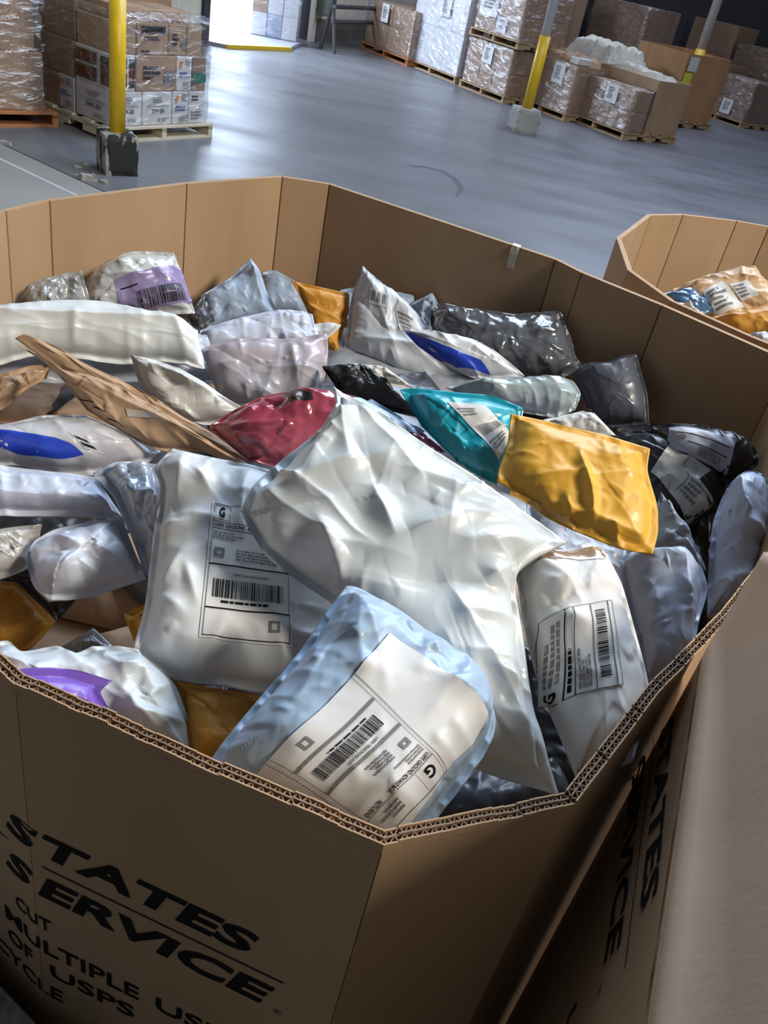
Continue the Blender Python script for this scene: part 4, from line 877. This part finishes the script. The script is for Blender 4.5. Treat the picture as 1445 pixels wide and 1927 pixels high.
def wrap(label, K, d1, L1, d2, L2, z0, z1, seed=1, amp=.018, top=True):
    D1, D2 = u3(d1), u3(d2); e = .012; C = u3(K) - D1 * e - D2 * e; a, b = L1 + 2 * e, L2 + 2 * e
    loop = []
    for p, q, L in ((C, C + D1 * a, a), (C + D1 * a, C + D1 * a + D2 * b, b), (C + D1 * a + D2 * b, C + D2 * b, b and a), (C + D2 * b, C, b)):
        k = max(6, int(L / .06)); loop += [p + (q - p) * i / k for i in range(k)]
    ctr = C + D1 * a / 2 + D2 * b / 2; n = len(loop); rows = max(5, int((z1 - z0) / .06)); V = []
    for r in range(rows + 1):
        z = z0 + (z1 - z0) * r / rows
        for i, p in enumerate(loop):
            dv = (p - ctr); dv /= np.linalg.norm(dv); V.append(p + dv * amp * float(vnoise(i * .35, r * .5, 200 + seed)) + Z3 * z)
    Fc = [(r * n + i, r * n + (i + 1) % n, (r + 1) * n + (i + 1) % n, (r + 1) * n + i) for r in range(rows) for i in range(n)]
    if top:
        V.append(ctr + Z3 * (z1 + .01)); Fc += [(rows * n + i, rows * n + (i + 1) % n, len(V) - 1) for i in range(n)]
    o = mesh_obj('stretch_wrap', V, Fc, M_['wrap'], None, (ctr[0], ctr[1], z0), True); tag(o, label, 'plastic wrap'); return o
# --- left stack on an orange pallet
K1 = at(110, 240)[:2]; a1, a2 = np.array([-.628, -.778]), np.array([-.778, .628])
pallet('orange painted pallet at the far left edge under the wrapped brown cartons', K1, a1, 1.25, a2, 1.0, .105, M_['wood_orange'])
Kb = K1 + a1 * .07 + a2 * .05
for z0, z1, lab, s in ((.106, .49, 'big brown carton, lower of the two on the orange pallet', 0), (.49, 1.0, 'big brown carton, upper of the two on the orange pallet', .04)):
    o, o3 = carton(lab, Kb, a1, s, 1.1, a2, s, .9, z0, z1, 'carton')
    P = face(Kb, a1, s, 1.1, -a2, -s, z0, z1)
wrap('clear stretch wrap round the two brown cartons on the orange pallet', Kb, a1, 1.1, a2, .9, .108, .99, 1)
# --- oil carton stack behind the near yellow post
K2 = at(210, 268)[:2]; r1, r2 = np.array([.50, .866]), np.array([-.866, .50])
pallet('pale wooden pallet under the mixed stack of oil cartons by the yellow post', K2 - r1 * .03 - r2 * .03, r1, 1.02, r2, 1.26, .105, M_['wood_pale'])
LR, LL = .92, 1.2
def oil_print(o, o3, P, kind, seed):
    q = Print(P)
    if kind == 'oil':
        q.text('5W-30', .30, .50, .72, .64, 'ink', .02); q.text('FULL SYNTHETIC', .14, .38, .86, .46, 'ink_grey', .01); q.smear(.34, .14, .74, .34, 3, seed, 'ink_grey'); q.smear(.5, .78, .9, .92, 3, seed + 1, 'ink_grey')
    elif kind == 'shell':
        q.frame(.12, .12, .34, .30, .05, 'orange_pr', 1); q.rect(.14, .14, .32, .28, 'orange_pr'); q.smear(.5, .06, .92, .3, 4, seed, 'ink_grey'); q.smear(.14, .42, .9, .62, 2, seed + 1, 'bluelab'); q.smear(.4, .72, .95, .95, 4, seed + 2, 'ink_grey')
    elif kind == 'red':
        q.rect(.04, .08, .62, .42, 'black_paint'); q.rect(.04, .5, .62, .9, 'black_paint'); q.rect(.06, .1, .5, .4, 'red'); q.rect(.06, .52, .5, .88, 'red'); q.rect(.14, .18, .34, .32, 'orange_pr'); q.rect(.12, .58, .36, .72, 'orange_pr'); q.rect(.72, .1, .96, .9, 'black_paint'); q.rect(.76, .3, .9, .8, 'red')
    elif kind == 'dark': q.rect(.1, .08, .9, .3, 'ink'); q.smear(.2, .4, .8, .55, 2, seed, 'ink'); q.smear(.1, .85, .5, .95, 1, seed, 'ink')
    elif kind == 'brown': q.smear(.15, .25, .6, .7, 3, seed, 'ink'); q.rect(.68, .4, .95, .8, 'ink_grey')
    elif kind == 'green': q.rect(.02, .45, .98, .75, 'green')
    elif kind == 'top': q.smear(.1, .1, .6, .3, 2, seed, 'ink'); q.smear(.1, .6, .9, .9, 3, seed, 'ink_grey')
    q.build(o, o3)
lay = ['bottom', 'second', 'third', 'top']
def rrow(li, z0, z1, segs, inset=0):
    n_ = len(segs)
    for i, (s0, s1, mat, kind, words) in enumerate(segs):
        o, o3 = carton(f'{words}, {lay[li]} layer of the oil stack', K2, r1, s0, s1, r2, inset, .42, z0, z1, mat)
        if i == 0 and li < 2: oil_print(o, o3, face(K2, r2, .42 - .006, inset + .006, -r1, -s0, z0 + .004, z1 - .004), ('oil', 'red')[li], 70 + li)
        if kind: oil_print(o, o3, face(K2, r1, s0 + .006, s1 - .006, -r2, -inset, z0 + .004, z1 - .004), kind, 50 + li * 7 + i)
def lrow(li, z0, z1, segs, inset=0):
    for i, (s0, s1, mat, kind, words) in enumerate(segs):
        o, o3 = carton(f'{words}, {lay[li]} layer of the oil stack', K2, r2, s0, s1, r1, inset, .5, z0, z1, mat)
        if kind: oil_print(o, o3, face(K2, r2, s1 - .006, s0 + .006, -r1, -inset, z0 + .004, z1 - .004), kind, 90 + li * 7 + i)
rrow(0, .106, .345, [(0, .285, 'carton_white', 'oil', 'white oil carton half hidden by the yellow post'), (.285, .58, 'carton_white', 'oil', 'white oil carton printed 5W-30, right of post'), (.58, .75, 'carton_white', 'shell', 'white oil carton with an orange mark'), (.75, .92, 'carton_white', 'top', 'white oil carton at the right end')])
oc = None
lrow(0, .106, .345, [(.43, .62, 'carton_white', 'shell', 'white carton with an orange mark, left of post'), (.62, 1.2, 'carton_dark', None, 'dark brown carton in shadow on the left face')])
rrow(1, .345, .59, [(0, .22, 'carton_white', 'red', 'white carton with red and black print'), (.22, .61, 'carton', 'brown', 'brown carton with dark print'), (.61, .77, 'carton_white', 'shell', 'tall narrow white carton with an orange mark'), (.77, .92, 'carton_dark', 'green', 'dark brown carton with a green band')])
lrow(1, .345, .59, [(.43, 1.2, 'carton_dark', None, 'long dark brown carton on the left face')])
rrow(2, .59, .80, [(.02, .24, 'carton', None, 'light brown carton beside the post'), (.24, .54, 'carton', 'dark', 'brown carton with a black label'), (.54, .72, 'carton', 'brown', 'brown carton with small print'), (.72, .88, 'carton', None, 'plain brown carton at the right end')], .02)
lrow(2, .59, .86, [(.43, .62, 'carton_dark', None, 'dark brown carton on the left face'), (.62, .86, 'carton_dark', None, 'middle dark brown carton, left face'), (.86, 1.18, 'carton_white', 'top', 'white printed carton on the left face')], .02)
carton('flat light brown carton lying on top, right end of the oil carton stack', K2, r1, .30, .80, r2, .12, .50, .80, .875, 'carton')
carton('flat brown carton lying on top beside the post, front of the oil carton stack', K2, r1, .06, .30, r2, .06, .46, .80, .90, 'carton')
carton('long flat brown carton lying on top at the back of the oil carton stack', K2, r1, .50, .95, r2, .45, 1.1, .75, .93, 'carton_dark')
wrap('clear stretch wrap round the oil carton stack', K2, r1, LR, r2, LL, .11, .86, 2, .012)
sl = mesh_obj('paper_sheet', [face(K2, r2, .92, .74, -r1, .018, .52, .78)(a, b) for a, b in ((-.1, .0), (.9, .38), (.75, 1.0), (.0, .72))], [(0, 1, 2, 3)], M_['label'], None, tuple(face(K2, r2, .92, .74, -r1, .018, .52, .78)(.5, 1)), False)
tag(sl, 'white paper sheet stuck crooked on the wrap of the oil carton stack', 'paper')
# --- posts
def block(mb, c, d, e, hw, h, rs):
    """chipped concrete block"""
    n_ = 7; D, E = u3(d), u3(e)
    P = []
    for (i, j, k) in ((a, b, c_) for a in range(n_ + 1) for b in range(n_ + 1) for c_ in range(n_ + 1)):
        if i in (0, n_) or j in (0, n_) or k in (0, n_):
            P.append((i, j, k))
    ix = {p: q for q, p in enumerate(P)}; V = []
    for i, j, k in P:
        x, y, z = 2 * i / n_ - 1, 2 * j / n_ - 1, k / n_
        edge_ = sum(1 for q in (abs(x), abs(y), abs(2 * z - 1)) if q > .99)
        sh = 1 - (.02 * (edge_ - 1) + rs.rand() * .05 * edge_ if edge_ > 1 else rs.rand() * .012)
        V.append(np.array([c[0], c[1], 0]) + D * hw * x * sh + E * hw * y * sh + Z3 * h * (z if z < .5 else z * (1 - (.03 * rs.rand() if edge_ > 1 else 0))))
    Fq = []
    for t in range(3):
        for s_ in (0, n_):
            for a in range(n_):
                for b in range(n_):
                    q = []
                    for da, db in ((0, 0), (1, 0), (1, 1), (0, 1)):
                        v = [0, 0, 0]; v[t] = s_; v[(t + 1) % 3] = a + da; v[(t + 2) % 3] = b + db; q.append(ix[tuple(v)])
                    Fq.append(q if s_ else q[::-1])
    mb.add(V, Fq)
def post(label, c, hb, hw, ang, r, zy, base_mat, zt=4.2, base=True):
    o3 = (c[0], c[1], 0); root = empty('steel_post', o3); tag(root, label, 'post')
    d = np.array([math.cos(ang), math.sin(ang)]); e = np.array([-d[1], d[0]])
    if base:
        m = MB(); block(m, c, d, e, hw, hb, np.random.RandomState(int(abs(c[0]) * 100))); m.build('concrete_footing', base_mat, root, o3)
    m = MB(); m.tube((*c, hb - .02 if base else 0), (*c, zy), r, r, 24); m.build('yellow_sleeve', M_['yellow_paint'], root, o3, True)
    m = MB(); m.tube((*c, zy - .05), (*c, zt), r * .86, r * .86, 24); m.build('post_shaft', M_['white_paint'], root, o3, True)
def black_on_concrete():
    m, n, l, b = principled('worn_black_paint_on_concrete', (.02, .02, .02), .65)
    noise_col(m, n, l, b, (.36, .34, .30), (.016, .016, .018), 9, 9, (1, 1, .45), .455, .485); return m
c1 = (at(208, 335)[:2] + at(168, 322)[:2] * 0 + at(258, 332)[:2]) / 2 + np.array([-.085, .10])
post('yellow post at left on a chipped black painted concrete block', c1, .255, .115, math.radians(38), .052, 1.12, black_on_concrete())
c2 = (at(960, 248)[:2] + at(1003, 256)[:2]) / 2 + np.array([.0, .16])
post('yellow and white post on a bare concrete block before the pallet row', c2, .26, .15, math.radians(20), .062, 1.005, M_['conc_block'])
c3 = at(1319, 93, 1.03)[:2]
post('yellow and white post standing at the far right behind the brown bins', c3, .2, .15, 0, .075, 1.03, M_['conc_block'], base=False)
# concrete chips by the near block
rsx = np.random.RandomState(4)
for i, (x, y, sz, w) in enumerate([(168, 338, .075, 'largest flat concrete chip beside the black block'), (150, 334, .04, 'concrete chip left of the largest one by the black block'), (195, 345, .045, 'concrete chip in front of the black block'), (160, 309, .03, 'small concrete chip behind the flat one by the black block'), (146, 315, .03, 'small pale concrete chip farthest left by the black block'), (10, 271, .05, 'white broken lump on the floor at the far left edge')]):
    c = at(x, y)[:2]; m = MB(); n_ = 9; an = np.sort(rsx.rand(n_) * 6.283); rr = sz * (.6 + .5 * rsx.rand(n_))
    low = [(c[0] + r_ * math.cos(t), c[1] + r_ * .8 * math.sin(t)) for r_, t in zip(rr, an)]
    V = [(p[0], p[1], 0) for p in low] + [(c[0] + (p[0] - c[0]) * .8, c[1] + (p[1] - c[1]) * .8, sz * (.25 + .25 * rsx.rand())) for p in low]
    m.add(V, [tuple(range(n_))[::-1], tuple(range(n_, 2 * n_))] + [(k, (k + 1) % n_, n_ + (k + 1) % n_, n_ + k) for k in range(n_)])
    tag(m.build('concrete_chip', M_['conc_block'], None, (*c, 0)), w, 'rubble', 'broken concrete chips')
# --- far row of pallets
q1, q2 = np.array([-.616, .788]), np.array([.788, .616])
def load(tagw, K, L1, L2, z0, rows, mat='carton', depth=.5, pr=True, seed=0):
    """rows: list of (z1, [breaks along q1])"""
    z = z0
    ordn = ['lower', 'upper', 'topmost']
    for ri, (z1, br) in enumerate(rows):
        nn_ = len(br) - 1
        for i in range(nn_):
            pos = ['right', 'left'][i] if nn_ == 2 else ['right', 'middle', 'left'][i] if nn_ == 3 else ''
            w = f'brown carton, {pos + " of the " if pos else ""}{ordn[ri]} layer on {tagw}' if pos else f'wide brown carton, {ordn[ri]} layer on {tagw}'
            o, o3 = carton(w, K, q1, br[i] * L1, br[i + 1] * L1, q2, 0, L2, z, z1, mat)
        z = z1
    return
def sheet(label, K, s0, s1, off, z0, z1, mat='label', seed=1):
    P = face(K, q1, s1, s0, -q2, off, z0, z1); c = [P(0, 0), P(1, 0), P(1, 1), P(0, 1)]
    o3 = tuple(P(.5, 1)); o = mesh_obj('paper_sheet', c, [(0, 1, 2, 3)], M_[mat], None, o3); tag(o, label, 'paper')
    if mat == 'label':
        q = Print(lambda a, b: P(a, b) - u3(q2) * .002); q.smear(.2, .15, .8, .8, 6, seed); q.build(o, o3)
P1 = at(765, 125)[:2]
pallet('orange toned pallet under the low load nearest the door wall', P1, q1, 1.45, q2, .9, .095, M_['wood_orange'])
load('the low load nearest the door wall', P1 + q1 * .04 + q2 * .03, 1.38, .8, .097, [(.44, (0, .5, 1)), (.73, (0, .45, .9))])
sheet('white sheet on the low wrapped load nearest the door wall', P1, .74, .95, .0, .47, .72)
wrap('clear stretch wrap on the low load nearest the door wall', P1 + q1 * .04 + q2 * .03, q1, 1.38, q2, .8, .1, .735, 3, .03)
P2c = at(855, 158)[:2]
pallet('pallet under the tall pale wrapped load', P2c, q1, 1.4, q2, .75, .09, M_['wood'])
load('the pallet of the tall pale wrapped load', P2c + q1 * .02 + q2 * .02, 1.36, .7, .092, [(.62, (0, 1)), (1.35, (0, 1))], 'carton_white')
sheet('white sheet high on the tall pale wrapped load', P2c, .44, .70, .0, .78, 1.02, seed=3)
wrap('pale stretch wrap round the tall load', P2c + q1 * .02 + q2 * .02, q1, 1.36, q2, .7, .1, 1.36, 4, .03)
P3 = at(945, 195)[:2]
pallet('lower pallet of the double stacked wrapped load', P3, q1, 1.06, q2, .85, .09, M_['wood'])
load('the lower pallet of the double stacked load', P3 + q1 * .02 + q2 * .02, 1.02, .8, .092, [(.36, (0, .34, .66, 1)), (.655, (0, .5, 1))])
sheet('white sheet on the lower half of the double stacked load', P3, .42, .64, .01, .40, .62, seed=5)
wrap('clear stretch wrap round the lower half of the double stacked load', P3 + q1 * .02 + q2 * .02, q1, 1.02, q2, .8, .1, .658, 5, .025)
pallet('upper pallet of the double stacked wrapped load', P3 - q1 * .06 - q2 * .02, q1, 1.1, q2, .85, .095, M_['wood'], .672)
K3u = P3 - q1 * .03
load('the upper pallet of the double stacked load', K3u, 1.02, .8, .768, [(1.05, (0, .5, 1)), (1.35, (0, .6, 1))])
sheet('white sheet on the upper half of the double stacked load', K3u, .30, .52, .01, .80, .98, seed=6)
sheet('bright white poster sheet at the top of the double stacked load', K3u, .55, .95, .012, .95, 1.34, seed=7)
wrap('clear stretch wrap round the upper half of the double stacked load', K3u, q1, 1.02, q2, .8, .775, 1.355, 6, .03)
def bin4(label, K, L1, L2, z0, z1, mat='carton', ch=.0):
    P = [K, K + q2 * L2, K + q2 * L2 + q1 * L1, K + q1 * L1]
    r_, I, o3 = bin_box('cardboard_bin', label, [np.array(p) for p in P], z1, .012, mat=mat)
    return r_, o3
P4 = at(1060, 228)[:2]
pallet('pallet under the brown bin with the fluorescent orange paper', P4, q1, 1.07, q2, .8, .085, M_['wood'])
def raised(label, K, L1, L2, z0, z1, mat):
    P = [K, K + q2 * L2, K + q2 * L2 + q1 * L1, K + q1 * L1]; c = np.mean(P, 0); o3 = (*c, z0)
    root = empty('cardboard_bin', o3); tag(root, label, 'cardboard bin')
    I = miter([np.array(p) for p in P], .014)
    for i in range(4):
        m = MB(); m.prism([P[i], P[(i + 1) % 4], I[(i + 1) % 4], I[i]], z0, z1); m.build('side_panel', M_[mat], root, o3)
    m = MB(); m.prism(I, z0, z0 + .01); m.build('base_panel', M_[mat], root, o3)
    return root, o3
raised('brown cardboard bin with a fluorescent orange paper, behind the middle post', P4 + q1 * .02 + q2 * .02, 1.03, .78, .087, .66, 'carton')
sheet('white sheet on the brown bin behind the yellow and white post', P4, .22, .44, .0, .40, .64, seed=9)
sheet('fluorescent orange paper on the brown bin behind the post', P4, .76, .98, .0, .20, .36, 'fluo')
wrap('clear stretch wrap round the brown bin with the orange paper', P4 + q1 * .02 + q2 * .02, q1, 1.03, q2, .78, .09, .66, 7, .015, top=False)
P5 = at(1170, 264)[:2]
pallet('pallet nearest the middle of the floor, under the low wrapped cartons', P5, q1, 1.15, q2, 1.0, .095, M_['wood'])
load('the pallet nearest the middle of the floor', P5 + q1 * .02 + q2 * .02, 1.1, .32, .097, [(.33, (0, .34, .67, 1)), (.58, (0, .5, 1))])
raised('low brown bin behind the cartons on the pallet nearest the middle of the floor', P5 + q1 * .02 + q2 * .36, 1.08, .62, .097, .72, 'carton')
sheet('white sheet on the wrapped cartons nearest the middle of the floor', P5, .30, .52, .0, .36, .57, seed=11)
wrap('clear stretch wrap round the load nearest the middle of the floor', P5 + q1 * .02 + q2 * .02, q1, 1.1, q2, .32, .1, .59, 8, .025)
def crumple(label, K, s0, s1, t0, t1, z, hgt, mat, seed, name='crumpled_paper', cat='packing'):
    n_ = 26; V = []; c = u3(K) + u3(q1) * (s0 + s1) / 2 + u3(q2) * (t0 + t1) / 2
    for i in range(n_):
        for j in range(n_):
            a, b = i / (n_ - 1), j / (n_ - 1); e = min(1, 6 * min(a, 1 - a, b, 1 - b))
            V.append(u3(K) + u3(q1) * (s0 + (s1 - s0) * a) + u3(q2) * (t0 + (t1 - t0) * b) + Z3 * (z + hgt * e * (.45 + .55 * float(vnoise(a * 3 + seed, b * 3, seed) * .5 + ridged(a * 8, b * 8, seed + 1) * .3 + vnoise(a * 13, b * 13, seed + 2) * .2))))
    Fq = [(i * n_ + j, (i + 1) * n_ + j, (i + 1) * n_ + j + 1, i * n_ + j + 1) for i in range(n_ - 1) for j in range(n_ - 1)]
    o = mesh_obj(name, V, Fq, M_[mat], None, (c[0], c[1], z)); tag(o, label, cat)
M_['foam'] = film('cream_foam', (.62, .58, .48), .6, .2, 14, 0)
crumple('cream packing scraps heaped in the low bin nearest the middle of the floor', P5 + q1 * .04 + q2 * .38, 0, 1.02, 0, .56, .60, .22, 'foam', 31)
crumple('brown cardboard scraps heaped in the bin with the orange paper', P4 + q1 * .04 + q2 * .04, 0, .97, 0, .72, .50, .30, 'carton', 33, 'cardboard_scraps')
carton('small white carton lying on the scraps in the bin with the orange paper', P4, q1, .12, .30, q2, .1, .35, .66, .74, 'carton_white')
KF = at(1060, 228)[:2] + q2 * 1.05 + q1 * .55
crumple('big heap of cream foam and paper scraps behind the brown bins', KF, .05, 1.15, .05, 1.05, .55, .42, 'foam', 35)
raised('brown cardboard bin holding the big heap of cream scraps', KF, 1.2, 1.1, .0, .62, 'carton_dark')
P6 = at(1252, 238)[:2]
pallet('pallet under the tall orange brown bin with a yellow label', P6, q1, 1.05, q2, 1.0, .095, M_['wood'])
raised('tall orange brown cardboard bin with a yellow label beside the far post', P6 + q1 * .02 + q2 * .02, 1.0, .95, .097, .98, 'carton_orange')
def sheet2(label, K, t0, t1, z0, z1, mat, L1=0):
    P = face(K, q2, t0, t1, -q1, .0, z0, z1); o3 = tuple(P(.5, 1)); o = mesh_obj('paper_sheet', [P(0, 0), P(1, 0), P(1, 1), P(0, 1)], [(0, 1, 2, 3)], M_[mat], None, o3); tag(o, label, 'paper')
sheet2('yellow paper label on the tall orange brown bin', P6, .02, .2, .58, .74, 'ylabel'); sheet2('white paper label above the yellow one on the tall orange brown bin', P6, .05, .25, .76, .95, 'label')
P7 = at(1314, 210)[:2]
pallet('pallet under the brown bin behind the far right post', P7, q1, .9, q2, 1.0, .095, M_['wood'])
raised('brown cardboard bin behind the tall orange brown one, with a dark label', P7 + q1 * .02 + q2 * .02, .86, .95, .097, .78, 'carton_dark')
sheet2('small dark label with a white rim on the brown bin at far right', P7, .25, .45, .45, .6, 'black_paint')
P8 = at(1392, 241)[:2]
pallet('pallet under the silvery wrapped load at the far right', P8, q1, 1.15, q2, .9, .085, M_['wood'])
load('the pallet of the silvery wrapped load', P8 + q1 * .02 + q2 * .02, 1.1, .85, .087, [(.4, (0, .5, 1)), (.68, (0, .4, 1))], 'carton_dark')
sheet('white sheet on the silvery wrapped load at the far right', P8, .30, .52, .02, .14, .36, seed=15)
wrap('shiny silvery stretch wrap on the load at the far right', P8 + q1 * .02 + q2 * .02, q1, 1.1, q2, .85, .09, .72, 9, .06)
P9 = at(1450, 246)[:2]
pallet('pallet at the right edge beside the silvery wrapped load', P9, q1, .45, q2, .9, .085, M_['wood'])
load('the pallet at the right edge', P9 + q1 * .02 + q2 * .02, .4, .85, .087, [(.42, (0, 1)), (.72, (0, 1))], 'carton_dark')
wrap('clear stretch wrap on the load at the right edge', P9 + q1 * .02 + q2 * .02, q1, .4, q2, .85, .09, .73, 10, .03)
# dim things behind the row
for i, (x, y, L1, L2, z1, mat, w) in enumerate([(2.5, 16.6, 1.3, .8, 1.38, 'carton_dark', 'dim brown carton stack behind the tall orange brown bin'), (5.3, 17.6, 1.2, .8, 1.12, 'carton_dark', 'dim brown carton behind the silvery wrapped load'), (6.5, 17.4, .9, .8, 1.05, 'carton_orange', 'reddish brown carton behind the load at the right edge'), (.9, 16.4, 1.3, .8, 1.32, 'carton_dark', 'dim brown carton behind the heap of cream scraps'), (4.5, 18.6, 1.1, .6, 1.36, 'carton_dark', 'dim brown carton farthest back at the right, against the dark wall')]):
    carton(w, (x, y), q1, 0, L1, q2, 0, L2, 0.0, z1, mat)
wrap('dim shiny wrap on the carton stack behind the tall orange brown bin', (2.5, 16.6), q1, 1.3, q2, .8, .01, 1.39, 11, .05)
wrap('dim shiny wrap on the carton behind the silvery load', (5.3, 17.6), q1, 1.2, q2, .8, .01, 1.13, 12, .05)
def wall_s(px):
    d_ = ray(px, 30)[:2]; A_ = np.array([dd, -d_]).T; return np.linalg.solve(A_, -p0)[0]
sa, sb_ = wall_s(1078), wall_s(1158); m = MB(); qa, qb = p0 + dd * sa - nn * .03, p0 + dd * sb_ - nn * .03
m.prism([qa, qb, qb + nn * .05, qa + nn * .05], 0, 2.6); struct(m.build('dark_opening', M_['black']), 'black panel painting the dark of an open doorway in the far wall')  # flat black panel paints the darkness of an unlit opening
# --- by the dock door: tall mixed wrapped load, rack stand, switch box
T0, T1 = at(470, 70)[:2], at(556, 86)[:2]; tq1 = (T0 - T1) / np.linalg.norm(T0 - T1); tL = np.linalg.norm(T0 - T1); tq2 = np.array([tq1[1], -tq1[0]])
if tq2 @ wn_ > 0: tq2 = -tq2
cols_ = ['carton_white', 'carton', 'carton_blue', 'carton_white', 'carton_white', 'carton_orange', 'carton_white', 'carton_white', 'carton', 'carton_white']; M_['carton_blue'] = plain('pale_blue_board', (.42, .47, .60), .6)
for r_ in range(4):
    for k in range(3):
        mt = cols_[(r_ * 3 + k * 2 + r_) % 10]; cw = {'carton_white': 'white', 'carton': 'brown', 'carton_blue': 'pale blue', 'carton_orange': 'orange brown'}[mt]
        carton(f'{cw} carton, {["right", "middle", "left"][k]} column, {["bottom", "second", "third", "top"][r_]} row of the wrapped load in the dock doorway', T1, tq1, tL * k / 3, tL * (k + 1) / 3, tq2, 0, .7, .05 + r_ * .3, .05 + (r_ + 1) * .3, mt, tape=False)
wrap('crumpled clear stretch wrap on the tall load in the dock doorway', T1, tq1, tL, tq2, .7, .055, 1.3, 14, .06)
f1, f2 = at(603, 92), at(629, 101); topJ = (f1 + f2) / 2 + np.array([-.02, .1, .66])
root = empty('steel_stand', tuple(f1)); tag(root, 'dark steel stand with splayed legs and shelf bars by the door wall', 'stand')
for f_ in (f1, f2): m = MB(); m.tube(f_, topJ, .028, .028, 8); m.build('leg', M_['steel_dark'], root, tuple(f1))
for z_, e_ in ((.60, 0), (.40, .05)):
    m = MB(); a = np.array([*(f2[:2] + (f1[:2] - f2[:2]) * .4), z_]); m.tube(a, a + u3(wd_) * 1.9, .03, .03, 8); m.build('shelf_bar', M_['steel_dark'], root, tuple(f1))
m = MB(); a = topJ; m.tube(topJ - Z3 * .05, topJ + Z3 * .8, .05, .05, 8); m.build('upright', M_['steel_dark'], root, tuple(f1))
sb = wa + wd_ * 2.95; c = np.array([*(sb + wn_ * .07), .55]); m = MB(); m.cbox(c, u3(wd_), u3(wn_), Z3, .11, .06, .17, .01)
o = m.build('switch_box', plain('grey_green_enamel', (.20, .24, .20), .5), None, tuple(c)); tag(o, 'grey green electrical box on the cream wall behind the steel stand', 'electrical box')
m = MB(); m.tube(c + Z3 * .16, c + Z3 * 1.6, .015, .015, 8); m.build('conduit', M_['steel_dark'], o, tuple(c))
m = MB(); m.box(c + u3(wn_) * .062, u3(wd_), u3(wn_), Z3, .085, .004, .14); m.build('cover', plain('green_cover', (.24, .29, .25), .5), o, tuple(c))
# --- clear wrapped bundle at the near left corner of the picture
g0, g1 = at(-4, 1862, .60)[:2], at(52, 1934, .60)[:2]; gd = (g1 - g0) / np.linalg.norm(g1 - g0); gn = np.array([gd[1], -gd[0]])
if gn @ (np.array([0, 0]) - g0) < 0: gn = -gn
carton('grey carton inside the shiny clear wrap at the near left corner', g0 - gd * .25 + gn * .02, gd, 0, .40, gn, 0, .22, 0, .585, 'carton_dark')
o = wrap('shiny crumpled clear wrap at the near left corner before the big bin', g0 - gd * .25 + gn * .02, gd, .40, gn, .22, .0, .59, 16, .03); o.data.materials[0] = film('pale_sheen_wrap', (.70, .73, .80), .14, .8, 30, 1)  # opaque pale colour stands in for bright reflections on the clear film
